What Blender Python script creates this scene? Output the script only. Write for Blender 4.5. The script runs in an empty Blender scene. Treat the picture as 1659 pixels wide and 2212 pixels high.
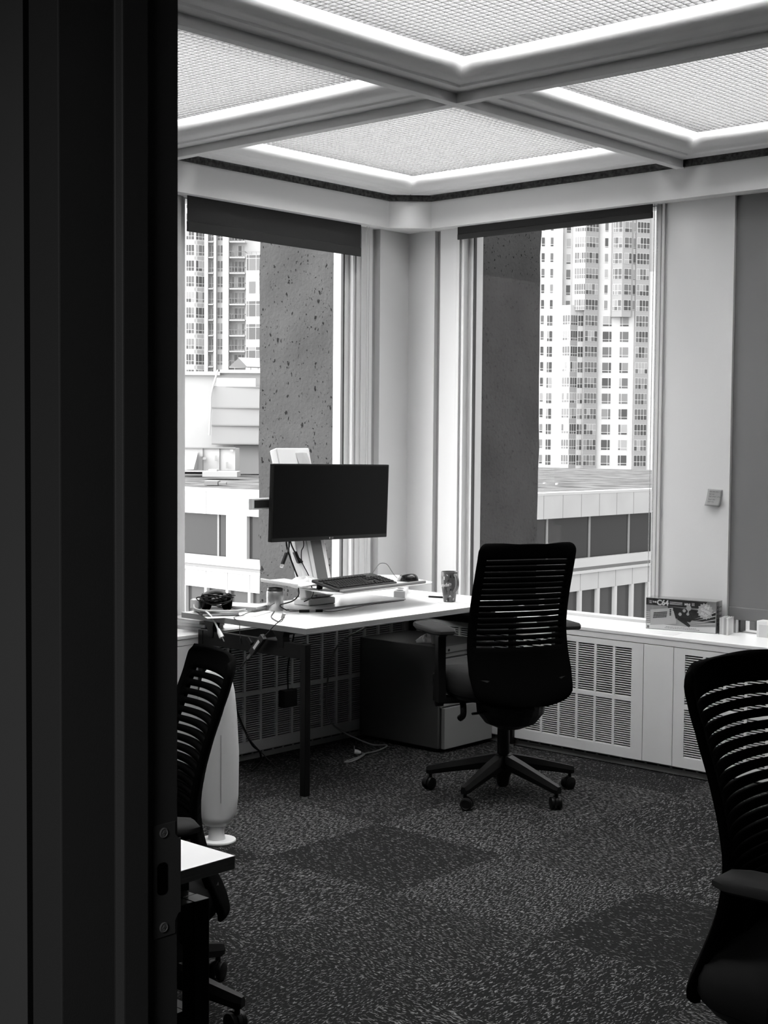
import bpy, bmesh, math, random
from mathutils import Vector, Matrix
PI = math.pi
R = math.radians
scene = bpy.context.scene
COL = scene.collection
random.seed(7)

# ------------------------------------------------------------------ camera
CAM_POS = Vector((5.22041, -5.99414, 1.54340))
CAM_F = Vector((-0.66742712, 0.74288441, -0.05161197))
CAM_R = Vector((0.74357285, 0.66860624, 0.00806933))
CAM_U = Vector((-0.04050266, 0.03299157, 0.99863461))
FPX = 3081.95
cam_data = bpy.data.cameras.new('camera')
cam_data.sensor_fit = 'VERTICAL'
cam_data.sensor_height = 36.0
cam_data.lens = FPX / 2212.0 * 36.0
cam_data.clip_start = 0.05
cam_data.clip_end = 2000.0
cam = bpy.data.objects.new('camera', cam_data)
COL.objects.link(cam)
m = Matrix((CAM_R, CAM_U, -CAM_F)).transposed().to_4x4()
m.translation = CAM_POS
cam.matrix_world = m
scene.camera = cam

# ------------------------------------------------------------------ sky, sun, exposure
SUN = 1.0
LAMP = 15.0
CORRIDOR = 28.0
world = bpy.data.worlds.new('overcast_sky')
scene.world = world
world.use_nodes = True
wn = world.node_tree.nodes
wl = world.node_tree.links
wn.clear()
w_out = wn.new('ShaderNodeOutputWorld')
w_bg = wn.new('ShaderNodeBackground')
w_co = wn.new('ShaderNodeTexCoord')
# overcast sky, brightest over the low south-west where the sun stands behind cloud
SUN_FROM = Vector((-0.62, -0.66, 0.42)).normalized()
SKY_LOW, SKY_HIGH = 1.25, 7.5
w_dot = wn.new('ShaderNodeVectorMath')
w_dot.operation = 'DOT_PRODUCT'
w_dot.inputs[1].default_value = SUN_FROM
wl.new(w_co.outputs['Generated'], w_dot.inputs[0])
w_map = wn.new('ShaderNodeMapRange')
w_map.interpolation_type = 'SMOOTHSTEP'
w_map.inputs['From Min'].default_value = -0.2
w_map.inputs['From Max'].default_value = 1.0
w_map.inputs['To Min'].default_value = SKY_LOW
w_map.inputs['To Max'].default_value = SKY_HIGH
wl.new(w_dot.outputs['Value'], w_map.inputs['Value'])
w_bg.inputs['Color'].default_value = (1, 1, 1, 1)
wl.new(w_map.outputs[0], w_bg.inputs['Strength'])
wl.new(w_bg.outputs[0], w_out.inputs['Surface'])

sun_data = bpy.data.lights.new('hazy_sun', 'SUN')
sun_data.energy = SUN
sun_data.angle = R(40)
sun_ob = bpy.data.objects.new('hazy_sun', sun_data)
COL.objects.link(sun_ob)
sun_ob.rotation_euler = (-SUN_FROM).to_track_quat('-Z', 'Y').to_euler()

cl = bpy.data.lights.new('corridor_lamp', 'AREA')
cl.shape = 'RECTANGLE'
cl.size = 0.6
cl.size_y = 0.6
cl.energy = CORRIDOR
clo = bpy.data.objects.new('corridor_lamp', cl)
COL.objects.link(clo)
clo.location = (4.75, -6.8, 2.2)

vs = scene.view_settings
vs.view_transform = 'Standard'
vs.look = 'None'
vs.exposure = 0.2
vs.gamma = 1.0
vs.use_curve_mapping = False
scene.display_settings.display_device = 'sRGB'
scene.cycles.use_denoising = True
scene.cycles.max_bounces = 8
scene.cycles.diffuse_bounces = 2
scene.cycles.glossy_bounces = 3
scene.cycles.transmission_bounces = 4
scene.cycles.transparent_max_bounces = 12
scene.cycles.caustics_reflective = False
scene.cycles.caustics_refractive = False
scene.cycles.sample_clamp_indirect = 4.0

# ------------------------------------------------------------------ materials
MATS = {}
def G(name, v, rough=0.6, spec=0.3, metal=0.0, noise=0.0, nscale=40.0, bump=0.0, bscale=200.0):
    """grey procedural material; v is the reflectance of the thing itself"""
    if name in MATS:
        return MATS[name]
    mt = bpy.data.materials.new(name)
    mt.use_nodes = True
    nt = mt.node_tree
    b = nt.nodes['Principled BSDF']
    b.inputs['Base Color'].default_value = (v, v, v, 1)
    b.inputs['Roughness'].default_value = rough
    b.inputs['Metallic'].default_value = metal
    b.inputs['Specular IOR Level'].default_value = spec
    if noise or bump:
        tc = nt.nodes.new('ShaderNodeTexCoord')
    if noise:
        n = nt.nodes.new('ShaderNodeTexNoise')
        n.inputs['Scale'].default_value = nscale
        n.inputs['Detail'].default_value = 4
        r = nt.nodes.new('ShaderNodeMapRange')
        r.inputs['From Min'].default_value = 0.3
        r.inputs['From Max'].default_value = 0.7
        r.inputs['To Min'].default_value = v * (1 - noise)
        r.inputs['To Max'].default_value = min(1, v * (1 + noise))
        nt.links.new(tc.outputs['Object'], n.inputs['Vector'])
        nt.links.new(n.outputs['Fac'], r.inputs['Value'])
        nt.links.new(r.outputs[0], b.inputs['Base Color'])
    if bump:
        n2 = nt.nodes.new('ShaderNodeTexNoise')
        n2.inputs['Scale'].default_value = bscale
        n2.inputs['Detail'].default_value = 3
        bp = nt.nodes.new('ShaderNodeBump')
        bp.inputs['Strength'].default_value = bump
        bp.inputs['Distance'].default_value = 0.002
        nt.links.new(tc.outputs['Object'], n2.inputs['Vector'])
        nt.links.new(n2.outputs['Fac'], bp.inputs['Height'])
        nt.links.new(bp.outputs[0], b.inputs['Normal'])
    MATS[name] = mt
    return mt

def glass_mat(name, tint=0.95, refl=1.0):
    mt = bpy.data.materials.new(name)
    mt.use_nodes = True
    nt = mt.node_tree
    nt.nodes.clear()
    o = nt.nodes.new('ShaderNodeOutputMaterial')
    mx = nt.nodes.new('ShaderNodeMixShader')
    tr = nt.nodes.new('ShaderNodeBsdfTransparent')
    tr.inputs['Color'].default_value = (tint, tint, tint, 1)
    gl = nt.nodes.new('ShaderNodeBsdfGlossy')
    gl.inputs['Roughness'].default_value = 0.0
    ge = nt.nodes.new('ShaderNodeNewGeometry')
    dp = nt.nodes.new('ShaderNodeVectorMath')
    dp.operation = 'DOT_PRODUCT'
    nt.links.new(ge.outputs['Incoming'], dp.inputs[0])
    nt.links.new(ge.outputs['Normal'], dp.inputs[1])
    c = math_node(nt, 'ABSOLUTE', dp.outputs['Value'])
    s5 = math_node(nt, 'POWER', math_node(nt, 'SUBTRACT', 1.0, c), 5.0)
    fr_ = math_node(nt, 'MULTIPLY', math_node(nt, 'ADD', math_node(nt, 'MULTIPLY', s5, 0.96), 0.04), refl)
    nt.links.new(fr_, mx.inputs[0])
    nt.links.new(tr.outputs[0], mx.inputs[1])
    nt.links.new(gl.outputs[0], mx.inputs[2])
    nt.links.new(mx.outputs[0], o.inputs['Surface'])
    return mt

def emit_mat(name, s):
    mt = bpy.data.materials.new(name)
    mt.use_nodes = True
    nt = mt.node_tree
    nt.nodes.clear()
    o = nt.nodes.new('ShaderNodeOutputMaterial')
    e = nt.nodes.new('ShaderNodeEmission')
    e.inputs['Strength'].default_value = s
    nt.links.new(e.outputs[0], o.inputs['Surface'])
    return mt

def math_node(nt, op, a, b=None, c=None):
    n = nt.nodes.new('ShaderNodeMath')
    n.operation = op
    for i, v in enumerate((a, b, c)):
        if v is None:
            continue
        if isinstance(v, (int, float)):
            n.inputs[i].default_value = v
        else:
            nt.links.new(v, n.inputs[i])
    return n.outputs[0]

def carpet_mat():
    """charcoal carpet tiles, quarter turned, with short pale curled strands"""
    mt = bpy.data.materials.new('charcoal_carpet_tiles')
    mt.use_nodes = True
    nt = mt.node_tree
    L = nt.links.new
    b = nt.nodes['Principled BSDF']
    b.inputs['Roughness'].default_value = 0.95
    b.inputs['Specular IOR Level'].default_value = 0.1
    tc = nt.nodes.new('ShaderNodeTexCoord')
    sp = nt.nodes.new('ShaderNodeSeparateXYZ')
    L(tc.outputs['Object'], sp.inputs[0])
    T = 0.62
    tx = math_node(nt, 'FLOOR', math_node(nt, 'DIVIDE', math_node(nt, 'ADD', sp.outputs['X'], -0.20), T))
    ty = math_node(nt, 'FLOOR', math_node(nt, 'DIVIDE', math_node(nt, 'ADD', sp.outputs['Y'], -0.06), T))
    par = math_node(nt, 'PINGPONG', math_node(nt, 'ADD', tx, ty), 1.0)
    ct = nt.nodes.new('ShaderNodeCombineXYZ')
    L(tx, ct.inputs[0]); L(ty, ct.inputs[1])
    wn_ = nt.nodes.new('ShaderNodeTexWhiteNoise')
    wn_.noise_dimensions = '2D'
    L(ct.outputs[0], wn_.inputs['Vector'])
    # swap axes on every other tile
    mxu = nt.nodes.new('ShaderNodeMix'); mxu.data_type = 'FLOAT'
    L(par, mxu.inputs[0]); L(sp.outputs['X'], mxu.inputs[2]); L(sp.outputs['Y'], mxu.inputs[3])
    mxv = nt.nodes.new('ShaderNodeMix'); mxv.data_type = 'FLOAT'
    L(par, mxv.inputs[0]); L(sp.outputs['Y'], mxv.inputs[2]); L(sp.outputs['X'], mxv.inputs[3])
    # gentle waviness of the strand rows
    nw = nt.nodes.new('ShaderNodeTexNoise'); nw.inputs['Scale'].default_value = 55
    L(tc.outputs['Object'], nw.inputs['Vector'])
    v2 = math_node(nt, 'ADD', mxv.outputs[0], math_node(nt, 'MULTIPLY', nw.outputs['Fac'], 0.012))
    cu = nt.nodes.new('ShaderNodeCombineXYZ')
    L(math_node(nt, 'MULTIPLY', mxu.outputs[0], 58.0), cu.inputs[0])
    L(math_node(nt, 'MULTIPLY', v2, 235.0), cu.inputs[1])
    L(math_node(nt, 'MULTIPLY', wn_.outputs['Value'], 50.0), cu.inputs[2])
    n1 = nt.nodes.new('ShaderNodeTexNoise')
    n1.inputs['Scale'].default_value = 1.0
    n1.inputs['Detail'].default_value = 1.0
    L(cu.outputs[0], n1.inputs['Vector'])
    # per-tile share of pale strands
    thr = math_node(nt, 'ADD', 0.55, math_node(nt, 'MULTIPLY', wn_.outputs['Value'], 0.085))
    st = nt.nodes.new('ShaderNodeMapRange')
    L(n1.outputs['Fac'], st.inputs['Value'])
    L(thr, st.inputs['From Min'])
    L(math_node(nt, 'ADD', thr, 0.085), st.inputs['From Max'])
    n3 = nt.nodes.new('ShaderNodeTexNoise'); n3.inputs['Scale'].default_value = 400
    L(tc.outputs['Object'], n3.inputs['Vector'])
    base = math_node(nt, 'MULTIPLY', n3.outputs['Fac'], 0.010)
    base = math_node(nt, 'ADD', base, 0.0015)
    pale = math_node(nt, 'ADD', base, math_node(nt, 'MULTIPLY', st.outputs[0], 0.15))
    cb = nt.nodes.new('ShaderNodeCombineXYZ')
    L(pale, cb.inputs[0]); L(pale, cb.inputs[1]); L(pale, cb.inputs[2])
    L(cb.outputs[0], b.inputs['Base Color'])
    bp = nt.nodes.new('ShaderNodeBump')
    bp.inputs['Strength'].default_value = 0.6
    bp.inputs['Distance'].default_value = 0.003
    L(n1.outputs['Fac'], bp.inputs['Height'])
    L(bp.outputs[0], b.inputs['Normal'])
    return mt

def concrete_mat(name, v):
    mt = bpy.data.materials.new(name)
    mt.use_nodes = True
    nt = mt.node_tree
    L = nt.links.new
    b = nt.nodes['Principled BSDF']
    b.inputs['Roughness'].default_value = 0.9
    b.inputs['Specular IOR Level'].default_value = 0.15
    tc = nt.nodes.new('ShaderNodeTexCoord')
    def vor(scale, lo, hi):
        mp = nt.nodes.new('ShaderNodeMapping')
        mp.inputs['Scale'].default_value = (1, 1, 0.75)
        L(tc.outputs['Object'], mp.inputs['Vector'])
        nz = nt.nodes.new('ShaderNodeTexNoise'); nz.inputs['Scale'].default_value = 45
        L(mp.outputs[0], nz.inputs['Vector'])
        ad = nt.nodes.new('ShaderNodeVectorMath'); ad.operation = 'SCALE'
        ad.inputs['Scale'].default_value = 0.035
        L(nz.outputs['Color'], ad.inputs[0])
        a2 = nt.nodes.new('ShaderNodeVectorMath'); a2.operation = 'ADD'
        L(mp.outputs[0], a2.inputs[0]); L(ad.outputs[0], a2.inputs[1])
        v_ = nt.nodes.new('ShaderNodeTexVoronoi')
        v_.inputs['Scale'].default_value = scale
        L(a2.outputs[0], v_.inputs['Vector'])
        # only some cells hold a pit, each of its own size
        sc = nt.nodes.new('ShaderNodeSeparateColor')
        L(v_.outputs['Color'], sc.inputs[0])
        size = math_node(nt, 'MULTIPLY', math_node(nt, 'SUBTRACT', sc.outputs[0], lo), hi)
        d = math_node(nt, 'SUBTRACT', size, v_.outputs['Distance'])
        k = math_node(nt, 'MULTIPLY', d, 16.0)
        k = math_node(nt, 'MAXIMUM', math_node(nt, 'MINIMUM', k, 1.0), 0.0)
        return k
    p1 = vor(14.0, 0.55, 0.50)
    p2 = vor(30.0, 0.42, 0.50)
    p3 = vor(60.0, 0.45, 0.55)
    pit = math_node(nt, 'MAXIMUM', math_node(nt, 'MAXIMUM', p1, p2), p3)
    n = nt.nodes.new('ShaderNodeTexNoise'); n.inputs['Scale'].default_value = 3.0; n.inputs['Detail'].default_value = 5
    L(tc.outputs['Object'], n.inputs['Vector'])
    tone = math_node(nt, 'MULTIPLY', math_node(nt, 'ADD', n.outputs['Fac'], 0.5), v)
    col = math_node(nt, 'MULTIPLY', tone, math_node(nt, 'SUBTRACT', 1.0, math_node(nt, 'MULTIPLY', pit, 0.93)))
    cb = nt.nodes.new('ShaderNodeCombineXYZ')
    for i in range(3):
        L(col, cb.inputs[i])
    L(cb.outputs[0], b.inputs['Base Color'])
    n2 = nt.nodes.new('ShaderNodeTexNoise'); n2.inputs['Scale'].default_value = 40; n2.inputs['Detail'].default_value = 6
    L(tc.outputs['Object'], n2.inputs['Vector'])
    h = math_node(nt, 'SUBTRACT', math_node(nt, 'MULTIPLY', n2.outputs['Fac'], 0.6), pit)
    bp = nt.nodes.new('ShaderNodeBump')
    bp.inputs['Strength'].default_value = 0.9
    bp.inputs['Distance'].default_value = 0.012
    L(h, bp.inputs['Height'])
    L(bp.outputs[0], b.inputs['Normal'])
    return mt

def wood_edge_mat():
    mt = bpy.data.materials.new('desk_edge_grain')
    mt.use_nodes = True
    nt = mt.node_tree
    L = nt.links.new
    b = nt.nodes['Principled BSDF']
    b.inputs['Roughness'].default_value = 0.6
    tc = nt.nodes.new('ShaderNodeTexCoord')
    mp = nt.nodes.new('ShaderNodeMapping')
    mp.inputs['Scale'].default_value = (6, 6, 220)
    L(tc.outputs['Object'], mp.inputs[0])
    n = nt.nodes.new('ShaderNodeTexNoise'); n.inputs['Scale'].default_value = 2.0; n.inputs['Detail'].default_value = 3
    L(mp.outputs[0], n.inputs['Vector'])
    r = nt.nodes.new('ShaderNodeMapRange')
    r.inputs['To Min'].default_value = 0.16
    r.inputs['To Max'].default_value = 0.34
    L(n.outputs['Fac'], r.inputs['Value'])
    L(r.outputs[0], b.inputs['Base Color'])
    return mt

M_WALL = G('wall_paint', 0.60, 0.75, 0.2, bump=0.08, bscale=300)
M_SOFFIT = G('soffit_paint', 0.70, 0.8, 0.2, bump=0.12, bscale=400)
M_COVE = G('ceiling_paint', 0.88, 0.7, 0.2, bump=0.1, bscale=350)
M_BEAM = G('ceiling_bar_paint', 0.85, 0.6, 0.25)
M_LOUVRE = G('louvre_plastic', 0.31, 0.5, 0.3)
M_GAPDARK = G('painted_gap_shade', 0.05, 0.9, 0.1, noise=0.7, nscale=60)  # mottled dark colour standing for the shade in the ceiling gap
M_GROOVE = G('grey_groove', 0.34, 0.7, 0.2)
M_FRAME = G('window_frame_metal', 0.55, 0.45, 0.4)
M_FRAMEDK = G('window_gasket', 0.04, 0.6, 0.3)
M_CARPET = carpet_mat()
M_HEAT = G('heater_enamel', 0.74, 0.5, 0.3, bump=0.05, bscale=400)
M_HEATIN = G('heater_inside', 0.012, 0.9, 0.05)
M_BLIND = G('blind_fabric', 0.05, 0.9, 0.1, bump=0.3, bscale=900)
_nt = M_BLIND.node_tree
_tr = _nt.nodes.new('ShaderNodeBsdfTranslucent')
_tr.inputs['Color'].default_value = (0.10, 0.10, 0.10, 1)
_mx = _nt.nodes.new('ShaderNodeMixShader')
_mx.inputs[0].default_value = 0.35
_nt.links.new(_nt.nodes['Principled BSDF'].outputs[0], _mx.inputs[1])
_nt.links.new(_tr.outputs[0], _mx.inputs[2])
_nt.links.new(_mx.outputs[0], _nt.nodes['Material Output'].inputs['Surface'])
M_BLINDDK = G('blind_hem', 0.035, 0.85, 0.1)
M_CHAIN = G('bead_chain_steel', 0.35, 0.4, 0.4)
M_BLACK = G('black_fabric', 0.0014, 0.9, 0.02, bump=0.3, bscale=1200)
M_BLACKP = G('black_plastic', 0.004, 0.45, 0.2)
M_SEAT = G('charcoal_seat_fabric', 0.018, 0.95, 0.1, bump=0.4, bscale=1500)
M_PAD = G('arm_pad_rubber', 0.022, 0.7, 0.10)
M_BLKMETAL = G('black_metal', 0.003, 0.35, 0.22)
M_WHITETOP = G('white_laminate', 0.82, 0.35, 0.4)
M_EDGE = wood_edge_mat()
M_WHITEP = G('white_plastic', 0.80, 0.4, 0.35)
M_GREYP = G('grey_plastic', 0.22, 0.5, 0.3)
M_LGREYP = G('light_grey_plastic', 0.5, 0.45, 0.3)
M_SCREEN = G('screen_glass', 0.003, 0.3, 0.05)
M_PAPER = G('paper', 0.82, 0.8, 0.2)
M_STEEL = G('brushed_steel', 0.62, 0.3, 0.5, metal=0.9)
M_CAB = G('cabinet_enamel', 0.07, 0.45, 0.35)
M_DOORPAINT = G('door_frame_paint', 0.042, 0.55, 0.25, bump=0.1, bscale=500)
M_GLASS = glass_mat('window_glass', 0.97, 0.035)

# ------------------------------------------------------------------ mesh builder
class MB:
    def __init__(self):
        self.v = []; self.f = []; self.mi = []
    def add(self, vs, fs, mi=0, M=None):
        o = len(self.v)
        for q in vs:
            q = Vector(q)
            if M is not None:
                q = M @ q
            self.v.append(q)
        for f in fs:
            self.f.append(tuple(o + i for i in f)); self.mi.append(mi)
        return self
    def box(self, x0, y0, z0, x1, y1, z1, mi=0, M=None):
        if x0 > x1: x0, x1 = x1, x0
        if y0 > y1: y0, y1 = y1, y0
        if z0 > z1: z0, z1 = z1, z0
        vs = [(x0,y0,z0),(x1,y0,z0),(x1,y1,z0),(x0,y1,z0),(x0,y0,z1),(x1,y0,z1),(x1,y1,z1),(x0,y1,z1)]
        fs = [(3,2,1,0),(4,5,6,7),(0,1,5,4),(1,2,6,5),(2,3,7,6),(3,0,4,7)]
        return self.add(vs, fs, mi, M)
    def prism(self, poly, a, b, axis='z', mi=0, M=None):
        """poly: 2-D outline, counter-clockwise, pushed from a to b along axis"""
        n = len(poly)
        def P(q, t):
            return {'z': (q[0], q[1], t), 'x': (t, q[0], q[1]), 'y': (q[0], t, q[1])}[axis]
        vs = [P(q, a) for q in poly] + [P(q, b) for q in poly]
        fs = [tuple(range(n - 1, -1, -1)), tuple(range(n, 2 * n))]
        for i in range(n):
            j = (i + 1) % n
            fs.append((i, j, n + j, n + i))
        if axis == 'y':
            fs = [tuple(reversed(f)) for f in fs]
        return self.add(vs, fs, mi, M)
    def lathe(self, prof, n=24, c=(0, 0, 0), mi=0, M=None, cap=True):
        vs = []; fs = []
        for r, z in prof:
            for i in range(n):
                a = 2 * PI * i / n
                vs.append((c[0] + r * math.cos(a), c[1] + r * math.sin(a), c[2] + z))
        k = len(prof)
        for j in range(k - 1):
            for i in range(n):
                i2 = (i + 1) % n
                fs.append((j * n + i, j * n + i2, (j + 1) * n + i2, (j + 1) * n + i))
        if cap:
            fs.append(tuple(range(n - 1, -1, -1)))
            fs.append(tuple((k - 1) * n + i for i in range(n)))
        return self.add(vs, fs, mi, M)
    def tube(self, pts, r, n=8, mi=0, M=None, smooth=0, closed=False, flat=1.0):
        pts = [Vector(q) for q in pts]
        if smooth:
            pts = spline(pts, smooth, closed)
        k = len(pts)
        vs = []; fs = []
        t0 = None
        up = Vector((0.13, 0.21, 0.97)).normalized()
        for i in range(k):
            if closed:
                t = (pts[(i + 1) % k] - pts[i - 1])
            else:
                t = (pts[min(i + 1, k - 1)] - pts[max(i - 1, 0)])
            if t.length < 1e-9:
                t = Vector((0, 0, 1))
            t.normalize()
            if abs(t.dot(up)) > 0.98:
                up = Vector((1, 0.1, 0)).normalized()
            s = t.cross(up).normalized(); w = s.cross(t).normalized()
            up = w
            rr = r[i] if isinstance(r, (list, tuple)) and not smooth else (r if not isinstance(r, (list, tuple)) else r[0])
            for j in range(n):
                a = 2 * PI * j / n
                vs.append(pts[i] + s * (rr * math.cos(a)) + w * (rr * flat * math.sin(a)))
        for i in range(k if closed else k - 1):
            i2 = (i + 1) % k
            for j in range(n):
                j2 = (j + 1) % n
                fs.append((i * n + j, i * n + j2, i2 * n + j2, i2 * n + j))
        if not closed:
            fs.append(tuple(range(n - 1, -1, -1)))
            fs.append(tuple((k - 1) * n + j for j in range(n)))
        return self.add(vs, fs, mi, M)
    def rod(self, a, b, r, n=12, mi=0, r2=None, M=None):
        return self.tube([a, b], [r, r if r2 is None else r2], n, mi, M)
    def bar(self, a, b, w, h, mi=0, M=None):
        """rectangular bar from a to b; w across, h upright"""
        a = Vector(a); b = Vector(b)
        t = (b - a).normalized()
        up = Vector((0, 0, 1)) if abs(t.z) < 0.95 else Vector((1, 0, 0))
        s = t.cross(up).normalized(); u = s.cross(t).normalized()
        vs = []
        for q in (a, b):
            for sx, sy in ((-1, -1), (1, -1), (1, 1), (-1, 1)):
                vs.append(q + s * (sx * w / 2) + u * (sy * h / 2))
        fs = [(3, 2, 1, 0), (4, 5, 6, 7), (0, 1, 5, 4), (1, 2, 6, 5), (2, 3, 7, 6), (3, 0, 4, 7)]
        return self.add(vs, fs, mi, M)
    def grid(self, fn, nu, nv, mi=0, skip=None, M=None):
        vs = [fn(i / nu, j / nv) for j in range(nv + 1) for i in range(nu + 1)]
        fs = []
        for j in range(nv):
            for i in range(nu):
                if skip and skip(i, j):
                    continue
                a = j * (nu + 1) + i
                fs.append((a, a + 1, a + nu + 2, a + nu + 1))
        return self.add(vs, fs, mi, M)
    def mesh(self, me_in, M=None, mi=0):
        return self.add([v.co for v in me_in.vertices], [tuple(p.vertices) for p in me_in.polygons], mi, M)
    def build(self, name, mats, parent=None, smooth=None, bevel=0.0, seg=2, solid=0.0, subsurf=0, fix=True):
        me = bpy.data.meshes.new(name)
        me.from_pydata([tuple(q) for q in self.v], [], self.f)
        if not isinstance(mats, (list, tuple)):
            mats = [mats]
        for q in mats:
            me.materials.append(q)
        if len(mats) > 1:
            me.polygons.foreach_set('material_index', self.mi)
        if fix:
            bm = bmesh.new(); bm.from_mesh(me)
            bmesh.ops.recalc_face_normals(bm, faces=bm.faces)
            bm.to_mesh(me); bm.free()
        if smooth is not None:
            me.shade_smooth()
            me.set_sharp_from_angle(angle=R(smooth))
        me.update()
        o = bpy.data.objects.new(name, me)
        COL.objects.link(o)
        if parent is not None:
            o.parent = parent
        if solid:
            q = o.modifiers.new('thickness', 'SOLIDIFY'); q.thickness = solid; q.offset = 0
        if bevel:
            q = o.modifiers.new('bevel', 'BEVEL'); q.width = bevel; q.segments = seg; q.limit_method = 'ANGLE'; q.angle_limit = R(40)
        if subsurf:
            q = o.modifiers.new('subsurf', 'SUBSURF'); q.levels = subsurf; q.render_levels = subsurf
        return o

def spline(pts, n, closed=False):
    out = []
    k = len(pts)
    rng = range(k if closed else k - 1)
    for i in rng:
        p1 = pts[i]; p2 = pts[(i + 1) % k]
        p0 = pts[i - 1] if (i > 0 or closed) else p1 * 2 - p2
        p3 = pts[(i + 2) % k] if (i + 2 < k or closed) else p2 * 2 - p1
        for j in range(n):
            t = j / n
            out.append(0.5 * ((2 * p1) + (p2 - p0) * t + (2 * p0 - 5 * p1 + 4 * p2 - p3) * t * t + (3 * p1 - p0 - 3 * p2 + p3) * t ** 3))
    if not closed:
        out.append(pts[-1])
    return out

def rrect(x0, y0, x1, y1, r, n=6):
    """rounded rectangle outline"""
    out = []
    for cx, cy, a0 in ((x1 - r, y0 + r, -90), (x1 - r, y1 - r, 0), (x0 + r, y1 - r, 90), (x0 + r, y0 + r, 180)):
        for i in range(n + 1):
            a = R(a0 + 90 * i / n)
            out.append((cx + r * math.cos(a), cy + r * math.sin(a)))
    return out

def tag(o, label=None, cat=None, group=None, kind=None):
    if label: o['label'] = label
    if cat: o['category'] = cat
    if group: o['group'] = group
    if kind: o['kind'] = kind
    return o

def thing(name, label, cat, loc=(0, 0, 0), rz=0.0, group=None):
    o = bpy.data.objects.new(name, None)
    o.empty_display_size = 0.05
    COL.objects.link(o)
    o.location = loc
    o.rotation_euler = (0, 0, rz)
    return tag(o, label, cat, group)

def struct(o, label=None):
    o['kind'] = 'structure'
    if label: o['label'] = label
    return o

def text_mesh(s, size, extrude=0.0, align='CENTER', bold=0.0):
    cu = bpy.data.curves.new('text', 'FONT')
    cu.body = s; cu.size = size; cu.extrude = extrude; cu.align_x = align; cu.align_y = 'CENTER'
    cu.offset = bold
    cu.resolution_u = 3
    o = bpy.data.objects.new('text', cu)
    COL.objects.link(o)
    dg = bpy.context.evaluated_depsgraph_get()
    dg.update()
    me = bpy.data.meshes.new_from_object(o.evaluated_get(dg))
    bpy.data.objects.remove(o)
    bpy.data.curves.remove(cu)
    return me

def copy_tree(o, parent=None):
    c = o.copy(); COL.objects.link(c)
    if parent is not None:
        c.parent = parent
    for ch in list(o.children):
        copy_tree(ch, c)
    return c

def far(px, py, D):
    """point of the city outside, at depth D along the view axis"""
    return CAM_POS + CAM_F * D + CAM_R * ((px - 829.5) / FPX * D) - CAM_U * ((py - 1106.0) / FPX * D)
# ================================================================== THE ROOM
ROOM_X, ROOM_Y = 6.40, -5.02
Z_SOF, Z_SOT, Z_BAR = 2.6856, 2.8405, 2.825
GRID = [0.0, 1.698, 3.39, 5.09]
# floor (room and corridor)
fl = struct(MB().box(-0.20, -7.6, -0.12, 7.2, 0.20, 0.0).build('floor', M_CARPET))

# left window wall: recessed plane x = -0.08, glass x = -0.13
WL, GLX = -0.08, -0.13
wl_ = MB()
wl_.box(-0.24, -7.6, 0.0, WL, -1.585, 2.95)             # beyond the window
wl_.box(-0.24, -1.585, 0.0, WL, -0.375, 0.640)            # under the sill
wl_.box(-0.24, -1.585, 2.72, WL, -0.375, 2.95)           # over the window
wl_.box(-0.24, -0.292, 0.0, WL, -0.204, 2.95)            # flat strip beside the window
wl_.box(-0.24, -0.157, 0.0, -0.066, 0.22, 2.95)          # corner panel
struct(wl_.build('wall_left', M_WALL))
struct(MB().box(-0.20, -0.206, 0.0, -0.105, -0.155, 2.9).build('trim_1', M_GROOVE))
wr_ = MB()
WR, GLY = 0.08, 0.13
wr_.box(-0.066, WR, 0.0, 0.125, 0.24, 2.95)             # corner panel
wr_.box(0.165, WR, 0.0, 0.285, 0.24, 2.95)              # flat strip beside the window
wr_.box(0.335, WR, 0.0, 1.55, 0.24, 0.640)               # under the sill
wr_.box(0.335, WR, 2.72, 1.55, 0.24, 2.95)
wr_.box(1.575, WR, 0.0, 1.945, 0.24, 2.95)              # pier between the windows
wr_.box(1.945, WR, 0.0, 3.25, 0.24, 0.640)
wr_.box(1.945, 0.13, 2.72, 3.25, 0.24, 2.95)
wr_.box(3.25, WR, 0.0, 7.2, 0.24, 2.95)
struct(wr_.build('wall_right', M_WALL))
struct(MB().box(0.123, 0.11, 0.0, 0.167, 0.20, 2.9).build('trim_2', M_GROOVE))

# window 1 (left wall): frame, bright reveal, gasket, pane
def frame_left():
    w = bpy.data.objects.new('window_1', None); COL.objects.link(w); struct(w, 'left window with a roller blind drawn a little way down')
    f = MB()
    f.box(-0.17, -1.60, 0.60, -0.072, -1.56, 2.72)
    f.box(-0.17, -1.56, 0.60, -0.085, -1.535, 2.72)
    f.box(-0.17, -1.535, 0.60, -0.10, -1.512, 2.72)
    f.box(-0.17, -0.322, 0.60, -0.088, -0.290, 2.72)
    f.box(-0.17, -0.338, 0.60, -0.098, -0.322, 2.72)
    f.box(-0.17, -0.352, 0.60, -0.088, -0.338, 2.72)
    f.box(-0.17, -1.512, 0.60, -0.10, -0.352, 0.665)
    f.box(-0.17, -1.512, 2.68, -0.10, -0.352, 2.72)
    f.build('window_frame', M_FRAME, w, bevel=0.002)
    q = MB(); q.box(-0.20, -0.385, 0.645, -0.115, -0.352, 2.70); q.build('reveal', M_WALL, w)
    g = MB(); g.box(-0.135, -0.395, 0.655, -0.118, -0.385, 2.70); g.box(-0.135, -1.512, 0.655, -0.118, -1.504, 2.70)
    g.build('gasket', M_FRAMEDK, w)
    p_ = MB(); p_.box(GLX - 0.003, -1.51, 0.66, GLX + 0.003, -0.388, 2.69); p_.build('glass_pane', M_GLASS, w)
frame_left()

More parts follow.
